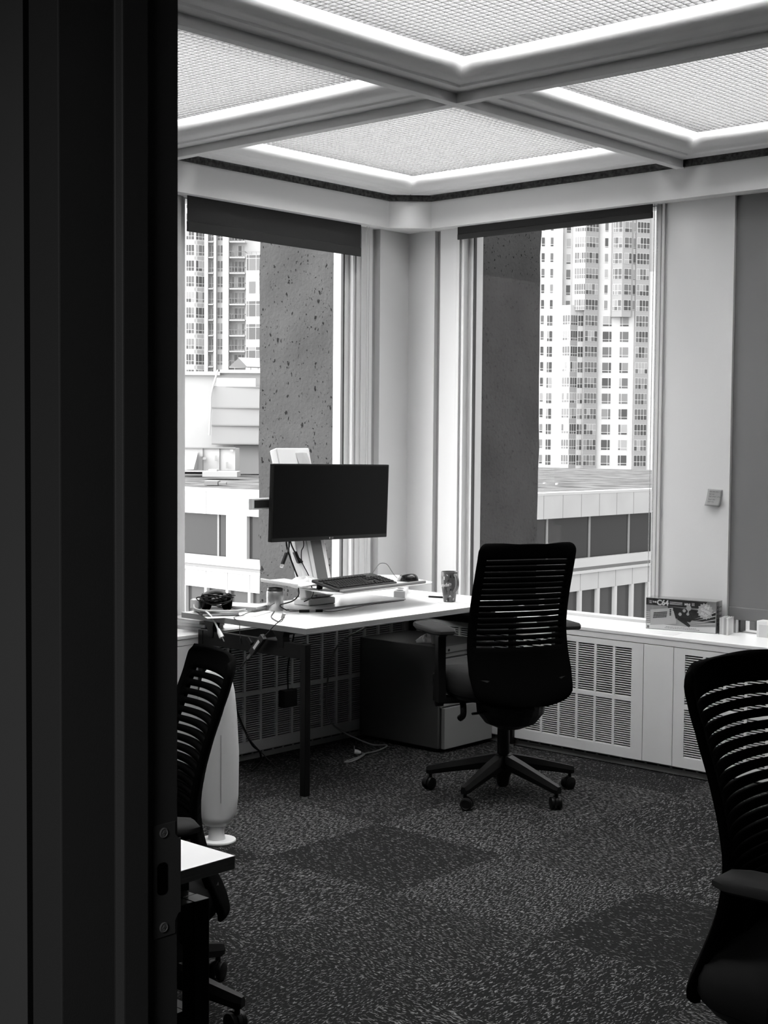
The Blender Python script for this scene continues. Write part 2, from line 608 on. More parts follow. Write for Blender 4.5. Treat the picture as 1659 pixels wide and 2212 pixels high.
def frame_right():
    w = bpy.data.objects.new('window_2', None); COL.objects.link(w); struct(w, 'right window with its blind rolled almost all the way up')
    f = MB()
    f.box(0.283, 0.072, 0.60, 0.305, 0.17, 2.72)
    f.box(0.305, 0.085, 0.60, 0.322, 0.17, 2.72)
    f.box(0.322, 0.075, 0.60, 0.336, 0.17, 2.72)
    f.box(1.515, 0.095, 0.60, 1.530, 0.17, 2.72)
    f.box(1.530, 0.082, 0.60, 1.552, 0.17, 2.72)
    f.box(1.552, 0.090, 0.60, 1.562, 0.17, 2.72)
    f.box(1.562, 0.070, 0.60, 1.578, 0.17, 2.72)
    f.box(0.336, 0.10, 0.60, 1.515, 0.17, 0.655)
    f.box(0.336, 0.10, 2.68, 1.515, 0.17, 2.72)
    f.build('window_frame', M_FRAME, w, bevel=0.002)
    q = MB(); q.box(0.336, 0.115, 0.645, 0.368, 0.20, 2.70); q.build('reveal', M_WALL, w)
    g = MB(); g.box(0.368, 0.118, 0.655, 0.376, 0.135, 2.70); g.build('gasket', M_FRAMEDK, w)
    p_ = MB(); p_.box(0.37, GLY - 0.003, 0.65, 1.515, GLY + 0.003, 2.69); p_.build('glass_pane', M_GLASS, w)
frame_right()

def frame_third():
    w = bpy.data.objects.new('window_3', None); COL.objects.link(w); struct(w, 'window at the right edge covered by a lowered blind')
    f = MB()
    f.box(1.945, 0.10, 0.60, 1.985, 0.20, 2.72)
    f.box(3.21, 0.10, 0.60, 3.25, 0.20, 2.72)
    f.box(1.985, 0.14, 0.60, 3.21, 0.20, 0.644)
    f.box(1.985, 0.14, 2.68, 3.21, 0.20, 2.72)
    f.build('window_frame', M_FRAME, w, bevel=0.002)
    g = MB(); g.box(1.985, 0.125, 0.644, 1.994, 0.175, 2.69); g.build('gasket', M_FRAMEDK, w)
    p_ = MB(); p_.box(1.994, 0.167, 0.65, 3.21, 0.173, 2.69); p_.build('glass_pane', M_GLASS, w)
frame_third()

# soffit with chamfered corner (one continuous bulkhead), name as trim
ch = 0.165
so = MB()
so.prism([(-0.24, -7.6), (0.0, -7.6), (0.0, -ch), (ch, 0.0), (7.2, 0.0), (7.2, 0.24), (-0.24, 0.24)], Z_SOF, Z_SOT)
struct(so.build('trim_3', M_SOFFIT))
# dark strip painted in place of the shade in the gap over the soffit
gp = MB()
gp.prism([(-0.05, -7.6), (0.012, -7.6), (0.012, -ch - 0.004), (ch + 0.004, -0.012), (7.2, -0.012), (7.2, 0.05), (-0.05, 0.05)], Z_SOT - 0.01, 2.868)
struct(gp.build('trim_4', M_GAPDARK))

# end walls and the doorway wall
struct(MB().box(ROOM_X, ROOM_Y, 0, ROOM_X + 0.12, 0.0, 2.95).build('wall_back', G('bounce_cutting_dark', 0.12, 0.8, 0.1)))  # unseen wall, given a dark colour to cut light bounced into the room
DX0, DX1 = 4.01, 6.05
wf = MB()
wf.box(-0.08, -5.165, 0, DX0 - 0.004, ROOM_Y, 2.95)
wf.box(DX1, -5.165, 0, 7.2, ROOM_Y, 2.95)
wf.box(DX0 - 0.004, -5.165, 2.16, DX1, ROOM_Y, 2.95)
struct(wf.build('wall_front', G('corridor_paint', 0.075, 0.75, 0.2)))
cw = MB()
cw.box(-0.2, -7.7, 0, 7.2, -7.6, 2.95)
cw.box(7.2, -7.7, 0, 7.3, 0.24, 2.95)
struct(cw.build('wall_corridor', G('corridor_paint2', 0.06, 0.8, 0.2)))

# steel door frame, left jamb in view
d = bpy.data.objects.new('door_1', None); COL.objects.link(d); struct(d, 'dark steel door frame at the left edge')
jb = MB()
JX = 4.06
jb.prism([(DX0, -5.174), (JX, -5.174), (JX, -5.108), (JX + 0.010, -5.105), (JX + 0.010, -5.073), (JX, -5.069), (JX, -5.026), (DX0, -5.026)], 0, 2.11)
jb.prism([(DX1 - 0.05, -5.174), (DX1, -5.174), (DX1, -5.015), (DX1 - 0.05, -5.015)], 0, 2.11)
jb.box(DX0, -5.174, 2.10, DX1, -5.015, 2.16)
jb.build('jamb', M_DOORPAINT, d, bevel=0.0015)
sg = MB(); sg.box(3.9915, -5.1675, 0, DX0 - 0.0005, -5.160, 2.17); sg.build('shadow_strip', G('strip_shadow_black', 0.003, 0.9, 0.05), d)  # black strip laid over the wall edge as the shadow beside the casing
sk = MB()
sx = JX + 0.0012
sk.prism([(-5.0600, 1.016), (-5.0300, 1.016), (-5.0300, 1.030), (-5.0255, 1.037), (-5.0225, 1.037), (-5.0225, 1.118), (-5.0255, 1.118), (-5.0300, 1.123), (-5.0300, 1.137), (-5.0600, 1.137)], JX, sx, 'x')
sk_o = sk.build('strike_plate', G('strike_plate_metal', 0.055, 0.4, 0.4), d, bevel=0.0008)
sk_o['label'] = 'dark metal strike plate with a latch hole and two screws'
hl = MB(); hl.prism(rrect(-5.0550, 1.062, -5.0415, 1.096, 0.005), sx, sx + 0.0006, 'x'); hl.build('latch_hole', G('hole_black', 0.002, 1, 0), sk_o)
for zz in (1.1275, 1.0265):
    s_ = MB()
    Ms = Matrix.Translation((sx, -5.0465, zz)) @ Matrix.Rotation(R(90), 4, 'Y')
    s_.lathe([(0.0055, 0), (0.0055, 0.001), (0.0046, 0.0016), (0.0040, 0.0010), (0.0, 0.0011)], 20, M=Ms, cap=False)
    s_.box(-0.0026, -0.0005, 0.0009, 0.0026, 0.0005, 0.0016, 0, Ms)
    s_.box(-0.0005, -0.0026, 0.0009, 0.0005, 0.0026, 0.0016, 0, Ms)
    s_.build('screw', G('screw_steel', 0.14, 0.35, 0.6), sk_o, smooth=40)

# ------------------------------------------------------------------ ceiling
ce = struct(MB().box(-0.24, -7.7, 3.12, 7.3, 0.24, 3.22).build('ceiling', M_COVE))
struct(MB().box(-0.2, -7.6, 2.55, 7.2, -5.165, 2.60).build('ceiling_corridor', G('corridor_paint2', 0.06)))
for i, gx in enumerate(GRID[1:3]):
    b = MB()
    b.prism([(gx - 0.022, Z_BAR), (gx + 0.022, Z_BAR), (gx + 0.022, 2.864), (gx - 0.022, 2.864)], ROOM_Y, 0.0, 'y')
    b.build('beam', M_BEAM, ce, bevel=0.002)
GY = [0.0, -1.680, -3.36, -5.02]
for i, gy in enumerate(GY[1:3]):
    b = MB()
    for j in range(3):
        b.box(GRID[j] + 0.022 if j else 0.0, gy - 0.022, Z_BAR, GRID[j + 1] - 0.022, gy + 0.022, 2.864)
    b.build('beam', M_BEAM, ce, bevel=0.002)

Z_L = 2.932
def cove_profile():
    pts = [(0.018, 2.862), (0.088, 2.862), (0.094, 2.869), (0.10, 2.871)]
    for k in range(1, 9):
        a = R(90 * k / 8)
        pts.append((0.100 + 0.068 * math.sin(a), 2.871 + (Z_L + 0.004 - 2.871) * (1 - math.cos(a))))
    pts.append((0.169, 3.12))
    return pts
CP = cove_profile()
def coffer(i, j, label, group=None):
    x0, x1 = GRID[i], GRID[i + 1]
    y1, y0 = GY[j], GY[j + 1]
    mb = MB()
    vs = []; fs = []
    for d_, z_ in CP:
        vs += [(x0 + d_, y0 + d_, z_), (x1 - d_, y0 + d_, z_), (x1 - d_, y1 - d_, z_), (x0 + d_, y1 - d_, z_)]
    for k in range(len(CP) - 1):
        for c in range(4):
            c2 = (c + 1) % 4
            fs.append((k * 4 + c, k * 4 + c2, k * 4 + 4 + c2, k * 4 + 4 + c))
    mb.add(vs, fs)
    mb.build('cove', M_COVE, ce, smooth=30, fix=True)
    if label is None:
        return
    # the lamp above with its louvre
    cx, cy = (x0 + x1) / 2, (y0 + y1) / 2
    hx, hy = (x1 - x0) / 2 - 0.212, (y1 - y0) / 2 - 0.212
    t = thing('ceiling_light', label, 'ceiling light', (cx, cy, Z_L), 0, group)
    lv = MB()
    pitch = 0.0285
    nx = int(2 * hx / pitch); ny = int(2 * hy / pitch)
    for k in range(nx + 1):
        xx = -hx + (2 * hx) * k / nx
        lv.box(xx - 0.0015, -hy, 0.0, xx + 0.0015, hy, 0.021)
    for k in range(ny + 1):
        yy = -hy + (2 * hy) * k / ny
        lv.box(-hx, yy - 0.0015, 0.0, hx, yy + 0.0015, 0.021)
    o = lv.build('louvre', M_LOUVRE, t, fix=False)
    lp = MB(); lp.box(-0.60, -0.60, 0.150, 0.60, 0.60, 0.170)
    lp.build('lamp', M_LAMP, t)
    return t
M_LAMP = emit_mat('fluorescent_lamp', LAMP)
coffer(0, 0, 'louvred ceiling light in the coffer over the window corner')
coffer(0, 1, 'louvred ceiling light in the coffer beside the door frame, left of the crossing bars')
coffer(1, 0, 'louvred ceiling light cut off by the right edge, above the pier between windows')
coffer(1, 1, 'largest louvred ceiling light, cut off by the top edge')
for ij in ((2, 0), (0, 2), (2, 1), (2, 2)):
    coffer(ij[0], ij[1], None)
coffer(1, 2, 'louvred ceiling light over the near desk, out of view above the door frame')

# ------------------------------------------------------------------ heater cabinets under the windows
HZ, HF = 0.642, 0.253
def grille(mb_f, mb_s, mb_b, u0, u1, z0, z1, ncol, cw, colx0, P):
    """panel u0..u1; columns of slots; P maps (u, out, z) to a point"""
    pass
def heater(axis, name, label, panels, u_end):
    """axis 'x': runs along x, front at y=-HF; axis 'y': runs along -y, front at x=HF"""
    t = thing(name, label, 'heater cabinet')
    def B(mb, u0, d0, z0, u1, d1, z1):
        # u along the wall from the corner, d = distance out from the soffit line
        if axis == 'x':
            mb.box(u0, -d0, z0, u1, -d1, z1)
        else:
            mb.box(d0, -u0, z0, d1, -u1, z1)
    tp = MB(); B(tp, -0.064 if axis == 'x' else HF + 0.006, -0.064 if axis == 'y' else -0.078, 0.625, u_end, HF + 0.002, HZ)
    tp.build('sill_top', G('sill_enamel', 0.80, 0.35, 0.4), t, bevel=0.002)
    fa = MB(); B(fa, HF + 0.004, HF - 0.02, 0.597, u_end, HF, 0.6245)
    fa.build('fascia', M_HEAT, t, bevel=0.001)
    bk = MB(); B(bk, HF + 0.004, HF - 0.10, 0.0, u_end, HF - 0.05, 0.62)
    bk.build('inner_panel', M_HEATIN, t)
    kk = MB(); B(kk, HF + 0.004, HF - 0.05, 0.0, u_end, HF - 0.03, 0.046)
    ks = MB()
    uu = 0.35
    while uu < u_end - 0.2:
        B(ks, uu, HF - 0.0305, 0.026, uu + 0.055, HF - 0.0293, 0.031)
        uu += 0.068
    ko = kk.build('toe_kick', G('toe_kick_enamel', 0.40, 0.6, 0.2), t)
    ks.build('kick_slots', M_HEATIN, ko)
    for u0, u1, cols in panels:
        fr = MB(); sl = MB()
        z0, z1 = 0.0437, 0.594
        if not cols:
            B(fr, u0 + 0.0015, HF - 0.012, z0, u1 - 0.0015, HF, z1)
            fr.build('filler_panel', M_HEAT, t, bevel=0.001)
            continue
        a, n, pitch = cols                    # first column start, count, pitch
        b_ = a + n * pitch - 0.014
        zb0, zb1, zt0, zt1 = 0.0925, 0.314, 0.334, 0.566
        B(fr, u0 + 0.0015, HF - 0.012, z0, a, HF, z1)
        B(fr, b_, HF - 0.012, z0, u1 - 0.0015, HF, z1)
        B(fr, a, HF - 0.012, z0, b_, HF, zb0)
        B(fr, a, HF - 0.012, zb1, b_, HF, zt0)
        B(fr, a, HF - 0.012, zt1, b_, HF, z1)
        for k in range(1, n):
            uc = a + k * pitch - 0.014
            B(fr, uc, HF - 0.012, zb0, uc + 0.014, HF - 0.0005, zb1)
            B(fr, uc, HF - 0.012, zt0, uc + 0.014, HF - 0.0005, zt1)
        for lo, hi in ((zb0, zb1), (zt0, zt1)):
            nl = 21
            st = (hi - lo) / nl
            for q in range(nl):
                zc = lo + (q + 0.0) * st
                B(sl, a, HF - 0.016, zc, b_, HF - 0.002, zc + 0.0042)
        po = fr.build('grille_panel', M_HEAT, t)
        sl.build('louvres', M_HEAT, po)
    return t
hr = heater('x', 'heater_cabinet', 'white louvred heater cabinet along the wall under the right window',
       [(0.255, 1.70, (0.26 + 0.028, 13, 0.1047)), (1.70, 1.86, None), (1.86, 3.30, (1.919, 13, 0.1047)), (3.30, 3.46, None), (3.46, 4.90, (3.52, 13, 0.1047)), (4.90, 6.38, None)], 6.38)
hl_ = heater('y', 'heater_cabinet', 'white louvred heater cabinet along the wall behind the desk, under the left window',
       [(0.255, 1.70, (0.26 + 0.036, 13, 0.1047)), (1.70, 1.86, None), (1.86, 3.30, (1.919, 13, 0.1047)), (3.30, 3.46, None), (3.46, 4.90, (3.52, 13, 0.1047))], 5.0)

# ------------------------------------------------------------------ roller blinds
def blind(label, a, b, depth, zb, axis, chain_u=None, hem=0.045, fab=None):
    t = thing('roller_blind', label, 'roller blind')
    f = MB()
    th = 0.0015
    if axis == 'y':
        f.box(depth - th, a, zb, depth + th, b, 2.72)
    else:
        f.box(a, depth - th, zb, b, depth + th, 2.72)
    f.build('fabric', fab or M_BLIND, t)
    h = MB()
    if axis == 'y':
        h.box(depth - 0.006, a, zb, depth + 0.005, b, zb + hem)
    else:
        h.box(a, depth - 0.005, zb, b, depth + 0.006, zb + hem)
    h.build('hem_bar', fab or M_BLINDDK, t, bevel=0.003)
    r_ = MB()
    if axis == 'y':
        r_.rod((depth - 0.03, a, 2.725), (depth - 0.03, b, 2.725), 0.028, 16)
    else:
        r_.rod((a, depth + 0.03, 2.725), (b, depth + 0.03, 2.725), 0.028, 16)
    r_.build('roller_tube', M_BLINDDK, t, smooth=40)
    if chain_u is not None:
        c = MB()
        for off in (-0.0095, 0.0095):
            z = 2.70
            while z > 0.74:
                P = (depth - 0.01, chain_u + off, z) if axis == 'y' else (chain_u + off, depth + 0.01, z)
                c.lathe([(0.0, -0.0028), (0.0024, -0.0014), (0.0024, 0.0014), (0.0, 0.0028)], 5, P, cap=False)
                z -= 0.0075
            P0 = (depth - 0.01, chain_u + off, 0.74) if axis == 'y' else (chain_u + off, depth + 0.01, 0.74)
            P1 = (depth - 0.01, chain_u + off, 2.72) if axis == 'y' else (chain_u + off, depth + 0.01, 2.72)
            c.rod(P0, P1, 0.0009, 5)
        c.build('bead_chain', M_CHAIN, t, smooth=60)
    return t
blind('dark roller blind drawn a little way down the left window', -1.546, -0.338, -0.045, 2.517, 'y', chain_u=-0.268, hem=0.048)
blind('dark roller blind rolled up almost fully on the right window', 0.31, 1.522, 0.05, 2.618, 'x', chain_u=1.535, hem=0.03)
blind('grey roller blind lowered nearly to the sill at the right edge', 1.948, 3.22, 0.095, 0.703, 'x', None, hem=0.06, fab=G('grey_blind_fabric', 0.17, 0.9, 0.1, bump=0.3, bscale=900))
# ================================================================== FURNITURE
# ------------------------------------------------------------------ office chairs
def make_chair(label, loc, rz, drop=0.0, spin=48, arm_y=(-0.312, 0.312)):
    t = thing('office_chair', label, 'office chair', loc, rz, 'black slatted-back office chairs')
    zs = -drop
    # base: hub and five arms on casters
    hb = MB()
    hb.lathe([(0.018, 0.035), (0.026, 0.045), (0.030, 0.075), (0.040, 0.10), (0.044, 0.15), (0.040, 0.178), (0.028, 0.182)], 24)
    hb.build('base_hub', M_BLKMETAL, t, smooth=40)
    for k in range(5):
        a = R(spin + 72 * k)
        Mr = Matrix.Rotation(a, 4, 'Z')
        lg = MB()
        # tapered arm with a flat crown
        secs = [(0.03, 0.034, 0.120, 0.178), (0.12, 0.029, 0.105, 0.158), (0.22, 0.024, 0.088, 0.132), (0.325, 0.018, 0.068, 0.104), (0.342, 0.013, 0.070, 0.098)]
        vs = []; fs = []
        for r_, w, z0, z1 in secs:
            vs += [(r_, -w * 0.8, z0), (r_, w * 0.8, z0), (r_, w, z0 + (z1 - z0) * 0.5), (r_, w * 0.55, z1), (r_, -w * 0.55, z1), (r_, -w, z0 + (z1 - z0) * 0.5)]
        for s in range(len(secs) - 1):
            for c in range(6):
                c2 = (c + 1) % 6
                fs.append((s * 6 + c, s * 6 + c2, s * 6 + 6 + c2, s * 6 + 6 + c))
        fs.append((0, 1, 2, 3, 4, 5)); fs.append(tuple((len(secs) - 1) * 6 + i for i in range(6)))
        lg.add(vs, fs, 0, Mr)
        lg.build('leg', M_BLKMETAL, t, smooth=30)
        cs = MB()
        Mc = Mr @ Matrix.Translation((0.325, 0, 0)) @ Matrix.Rotation(R(60 + 47 * k), 4, 'Z')
        cs.rod((0, 0, 0.045), (0, 0, 0.075), 0.008, 10, M=Mc)
        cs.lathe([(0.0, 0.052), (0.014, 0.051), (0.016, 0.045), (0.012, 0.038)], 16, (0.004, 0, 0), M=Mc)
        hood = [(0.008 + 0.0285 * math.cos(R(q)), 0.028 + 0.0285 * math.sin(R(q))) for q in range(-10, 191, 20)]
        cs.prism(hood, -0.006, 0.006, 'y', 0, Mc)
        co = cs.build('caster', M_BLACKP, t, smooth=40)
        wh = MB()
        for s in (-1, 1):
            Mw = Mc @ Matrix.Translation((0.008, s * 0.015, 0.0275)) @ Matrix.Rotation(R(90), 4, 'X')
            wh.lathe([(0.0, -0.0085), (0.020, -0.0085), (0.0258, -0.006), (0.0273, 0), (0.0258, 0.006), (0.020, 0.0085), (0.018, 0.0070), (0.0, 0.0070)], 24, M=Mw, cap=False)
        wh.build('wheel', M_BLACKP, co, smooth=35)
    gl = MB()
    gl.lathe([(0.027, 0.17), (0.027, 0.29 - drop * 0.4), (0.020, 0.292 - drop * 0.4), (0.020, 0.40 + zs)], 20)
    gl.build('gas_lift', M_BLKMETAL, t, smooth=40)
    me_ = MB()
    me_.box(-0.13, -0.075, 0.385 + zs, 0.11, 0.075, 0.445 + zs)
    me_.lathe([(0.035, 0.37), (0.06, 0.39)], 16, (0, 0, zs))
    me_.bar((-0.10, 0, 0.40 + zs), (-0.21, 0, 0.42 + zs), 0.10, 0.045)
    me_.lathe([(0.0, 0.300), (0.05, 0.304), (0.11, 0.330), (0.145, 0.375), (0.15, 0.42)], 24, (-0.065, 0.0, zs))
    me_.build('tilt_mechanism', M_BLACKP, t, bevel=0.008)
    # levers under the seat, left side
    lv = MB()
    lv.rod((0.03, 0.06, 0.415 + zs), (0.045, 0.275, 0.415 + zs), 0.012, 10)
    lv.lathe([(0.0, -0.018), (0.022, -0.014), (0.022, 0.014), (0.0, 0.018)], 16, M=Matrix.Translation((0.047, 0.285, 0.415 + zs)) @ Matrix.Rotation(R(90), 4, 'X'))
    lv.build('lever', M_BLACKP, t, smooth=40)
    lv = MB()
    lv.tube([(0.01, 0.19, 0.415 + zs), (-0.02, 0.20, 0.395 + zs), (-0.03, 0.205, 0.365 + zs), (-0.005, 0.21, 0.345 + zs)], 0.014, 8, smooth=5, flat=0.8)
    lv.build('lever', M_BLACKP, t, smooth=40)
    lv = MB()
    lv.tube([(-0.10, 0.05, 0.40 + zs), (-0.115, 0.16, 0.388 + zs), (-0.118, 0.20, 0.386 + zs)], 0.011, 8, smooth=4, flat=0.5)
    lv.build('lever', M_BLACKP, t, smooth=40)
    # seat: shell and rounded cushion
    def seat_ring(sx, sy, z, k=0.0):
        out = []
        for i in range(40):
            a = 2 * PI * i / 40
            ca, sa = math.cos(a), math.sin(a)
            x = math.copysign(abs(ca) ** 0.55, ca) * 0.235 * sx + 0.015
            y = math.copysign(abs(sa) ** 0.55, sa) * 0.268 * sy
            zz = z - max(0, x - 0.10) ** 2 * 1.6 * k + (abs(y) / 0.25) ** 2 * 0.012 * k
            out.append((x, y, zz + zs))
        return out
    def stack(rings):
        vs = []; fs = []
        n = 40
        for r_ in rings: vs += r_
        for j in range(len(rings) - 1):
            for i in range(n):
                i2 = (i + 1) % n
                fs.append((j * n + i, j * n + i2, (j + 1) * n + i2, (j + 1) * n + i))
        fs.append(tuple(range(n - 1, -1, -1))); fs.append(tuple((len(rings) - 1) * n + i for i in range(n)))
        return vs, fs
    sh = MB(); sh.add(*stack([seat_ring(0.55, 0.55, 0.432), seat_ring(0.90, 0.90, 0.440), seat_ring(0.97, 0.97, 0.462)]))
    sh.build('seat_shell', M_BLACKP, t, smooth=45)
    cu = MB(); cu.add(*stack([seat_ring(0.97, 0.97, 0.463), seat_ring(1.0, 1.0, 0.478, 0.3), seat_ring(1.01, 1.01, 0.505, 0.7), seat_ring(0.985, 0.985, 0.532, 1), seat_ring(0.90, 0.90, 0.549, 1), seat_ring(0.6, 0.6, 0.556, 1), seat_ring(0.2, 0.2, 0.556, 1)]))
    cu.build('seat', M_SEAT, t, smooth=60)
    # arms
    for s in (-1, 1):
        ay = arm_y[0] if s < 0 else arm_y[1]
        ab = abs(ay)
        ar = MB()
        ar.bar((0.02, s * 0.16, 0.430 + zs), (0.02, s * (ab - 0.017), 0.430 + zs), 0.07, 0.022)
        ar.prism([(-0.02, 0.42), (0.05, 0.42), (0.045, 0.47), (0.030, 0.56), (0.028, 0.70), (0.06, 0.722), (-0.05, 0.722), (-0.012, 0.70), (-0.012, 0.56)], s * (ab - 0.037), s * ab, 'y', 0, Matrix.Translation((0, 0, zs)))
        ar.lathe([(0.0, -0.02), (0.03, -0.016), (0.036, 0), (0.03, 0.016), (0.0, 0.02)], 18, M=Matrix.Translation((0.065, s * (ab - 0.027), 0.505 + zs)) @ Matrix.Rotation(R(90), 4, 'X'))
        ao = ar.build('armrest', M_BLACKP, t, bevel=0.004)
        pd = MB()
        ol = [(-0.160, -0.032), (-0.125, -0.052), (0.07, -0.056), (0.150, -0.036), (0.162, 0.0), (0.150, 0.036), (0.07, 0.056), (-0.125, 0.052), (-0.160, 0.032)]
        vs = []; fs = []
        n = len(ol)
        for k_, (sc, z) in enumerate(((0.93, 0.722), (1.0, 0.727), (1.0, 0.738), (0.93, 0.746), (0.55, 0.751))):
            vs += [(q[0] * (sc if k_ != 4 else 0.8) + 0.045, q[1] * sc + ay, z + zs) for q in ol]
        for j in range(4):
            for i in range(n):
                i2 = (i + 1) % n
                fs.append((j * n + i, j * n + i2, (j + 1) * n + i2, (j + 1) * n + i))
        fs.append(tuple(range(n - 1, -1, -1))); fs.append(tuple(4 * n + i for i in range(n)))
        pd.add(vs, fs)
        pd.build('arm_pad', M_PAD, ao, smooth=35)
    # slotted back shell
    prof = [(0.440, -0.256), (0.47, -0.247), (0.55, -0.212), (0.64, -0.182), (0.72, -0.172), (0.80, -0.180), (0.90, -0.205), (1.00, -0.238), (1.06, -0.258), (1.105, -0.268)]
    def px(z):
        for (z0, x0), (z1, x1) in zip(prof, prof[1:]):
            if z <= z1:
                u = (z - z0) / (z1 - z0)
                # smooth cubic between neighbours
                i = prof.index((z0, x0))
                xm = prof[i - 1][1] if i > 0 else x0
                xp = prof[i + 2][1] if i + 2 < len(prof) else x1
                return 0.5 * ((2 * x0) + (x1 - xm) * u + (2 * xm - 5 * x0 + 4 * x1 - xp) * u * u + (3 * x0 - xm - 3 * x1 + xp) * u ** 3)
        return prof[-1][1]
    zb_, zt_ = 0.440, 1.105
    def hw(z):
        pts_ = [(0.440, 0.205), (0.47, 0.226), (0.56, 0.236), (0.66, 0.232), (0.76, 0.226), (0.90, 0.224), (1.105, 0.222)]
        w = pts_[-1][1]
        for (z0, w0), (z1, w1) in zip(pts_, pts_[1:]):
            if z <= z1:
                w = w0 + (w1 - w0) * (z - z0) / (z1 - z0); break
        rt = 0.030
        if z > zt_ - rt:
            w -= rt - math.sqrt(max(0, rt ** 2 - (z - zt_ + rt) ** 2))
        rb = 0.05
        if z < zb_ + rb:
            w -= rb - math.sqrt(max(0, rb ** 2 - (zb_ + rb - z) ** 2))
        return w
    rows = [0.440, 0.443, 0.449, 0.459, 0.475, 0.50, 0.53, 0.56, 0.59, 0.62, 0.645]
    gaps = []
    z = 0.668
    for k in range(16):
        rows += [z, z + 0.0075]; gaps.append(len(rows) - 2)
        z += 0.0246
    rows += [1.058, 1.075, 1.085, 1.093, 1.099, 1.103, 1.105]
    NU = 26
    us = [-1 + 2 * i / NU for i in range(NU + 1)]
    vs = []
    for zz in rows:
        w = hw(zz)
        for u in us:
            sag = 0.012 * (1 - u * u) if zz > 1.0 else 0.0
            vs.append((px(zz) + 0.052 * abs(u) ** 2.2, w * u, zz + zs + 0.010 * (1 - u * u) * max(0, (zz - 0.6)) * 1.2 - (0.012 * (1 - u * u) if zz < 0.46 else 0)))
    fs = []
    for j in range(len(rows) - 1):
        for i in range(NU):
            um = (us[i] + us[i + 1]) / 2
            if j in gaps and abs(um) < 0.83:
                continue
            a = j * (NU + 1) + i
            fs.append((a, a + 1, a + NU + 2, a + NU + 1))
    bk = MB(); bk.add(vs, fs)
    Mlean = None
    bo = bk.build('backrest', M_BLACK, t, smooth=50, solid=0.017, fix=True)
    sp_ = MB()
    sp_.tube([(-0.08, 0, 0.40 + zs), (-0.17, 0, 0.42 + zs), (-0.195, 0, 0.50 + zs), (-0.175, 0, 0.60 + zs)], 0.04, 10, smooth=5, flat=0.4)
    sp_.build('back_support', M_BLACKP, t, smooth=40)
    return t
make_chair('black office chair at the desk with the monitor, seen from behind', (1.507, -1.072, 0), R(152), spin=54.3, arm_y=(-0.275, 0.315))
make_chair('black office chair at the left, partly hidden by the door frame', (2.217, -3.656, 0), R(242), drop=0.152, spin=-6)
make_chair('black office chair in the right foreground, cut off by the edge', (4.003, -3.282, 0), R(3), drop=0.026, arm_y=(-0.27, 0.30))

# ------------------------------------------------------------------ desk by the window
dk = thing('desk', 'white-topped desk under the left window with a monitor on it', 'desk', (0.0, 0.0, 0.0))
tp = MB()
DX, DY0, DY1 = 0.964, -1.744, -0.24
tp.box(0.15, DY0, 0.7095, DX, DY1, 0.735)
def two_tone(mb, o_name, parent):
    ob = mb.build(o_name, [M_WHITETOP, M_EDGE], parent, bevel=0.0012)
    for p_ in ob.data.polygons:
        p_.material_index = 0 if abs(p_.normal.z) > 0.5 else 1
    return ob
two_tone(tp, 'desktop', dk)
def leg(x, y, parent, top=0.665, s=0.032):
    l = MB(); l.box(x, y, 0.012, x + s, y + s, top)
    o = l.build('leg', M_BLKMETAL, parent, bevel=0.002)
    g = MB(); g.lathe([(0.013, 0.0), (0.013, 0.012)], 16, (x + s / 2, y + s / 2, 0)); g.build('foot_glide', M_STEEL, o, smooth=40)
for x in (0.265, 0.927):
    for y in (-1.742, -0.275):
        leg(x, y, dk)
for y in (-1.740, -0.272):
    ap = MB(); ap.box(0.297, y, 0.600, 0.927, y + 0.028, 0.665)
    ap.build('end_rail', M_BLKMETAL, dk, bevel=0.002)
ap = MB(); ap.box(0.40, -1.712, 0.615, 0.43, -0.272, 0.665)
ap.build('long_rail', M_BLKMETAL, dk, bevel=0.002)
for x in (0.345, 0.80):
    for y in (-1.735, -0.28):
        b = MB()
        b.prism([(x - 0.045, 0.7095), (x + 0.030, 0.7095), (x + 0.022, 0.685), (x + 0.026, 0.66), (x + 0.022, 0.635), (x - 0.014, 0.635), (x - 0.014, 0.672)], y - 0.008, y + 0.032, 'y')
        b.build('bracket', M_BLACKP, dk, bevel=0.002)

# near desk, lower left
nd = thing('desk', 'white corner of a desk sticking out from behind the door frame', 'desk', (0, 0, 0))
tp = MB(); tp.box(1.70, -4.90, 0.7085, 3.191, -4.158, 0.735)
two_tone(tp, 'desktop', nd)
for x in (1.75, 3.112):
    for y in (-4.225, -4.86):
        leg(x, y, nd, 0.650, 0.038)
ap = MB(); ap.box(1.79, -4.222, 0.560, 3.112, -4.190, 0.650); ap.build('long_rail', M_BLKMETAL, nd, bevel=0.002)
ap = MB(); ap.box(3.115, -4.86, 0.585, 3.147, -4.225, 0.650); ap.build('end_rail', M_BLKMETAL, nd, bevel=0.002)
ap = MB(); ap.box(1.79, -4.218, 0.372, 3.112, -4.19, 0.425); ap.build('lower_rail', M_BLKMETAL, nd, bevel=0.002)
for x in (1.9, 3.03):
    b = MB(); b.box(x, -4.22, 0.648, x + 0.05, -4.18, 0.709); b.build('bracket', M_BLACKP, nd)
b = MB(); b.box(2.55, -4.80, 0.416, 3.11, -4.20, 0.424); b.build('shelf', M_BLKMETAL, nd)
pb = thing('paper_bag', 'small pale packet with a dark star mark on the shelf under the near desk', 'packet', (3.055, -4.30, 0.425), R(10))
q = MB(); q.box(-0.04, -0.06, 0, 0.035, 0.06, 0.105); q.build('packet', G('packet_paper', 0.22, 0.8, 0.2), pb, bevel=0.004)
st = MB()
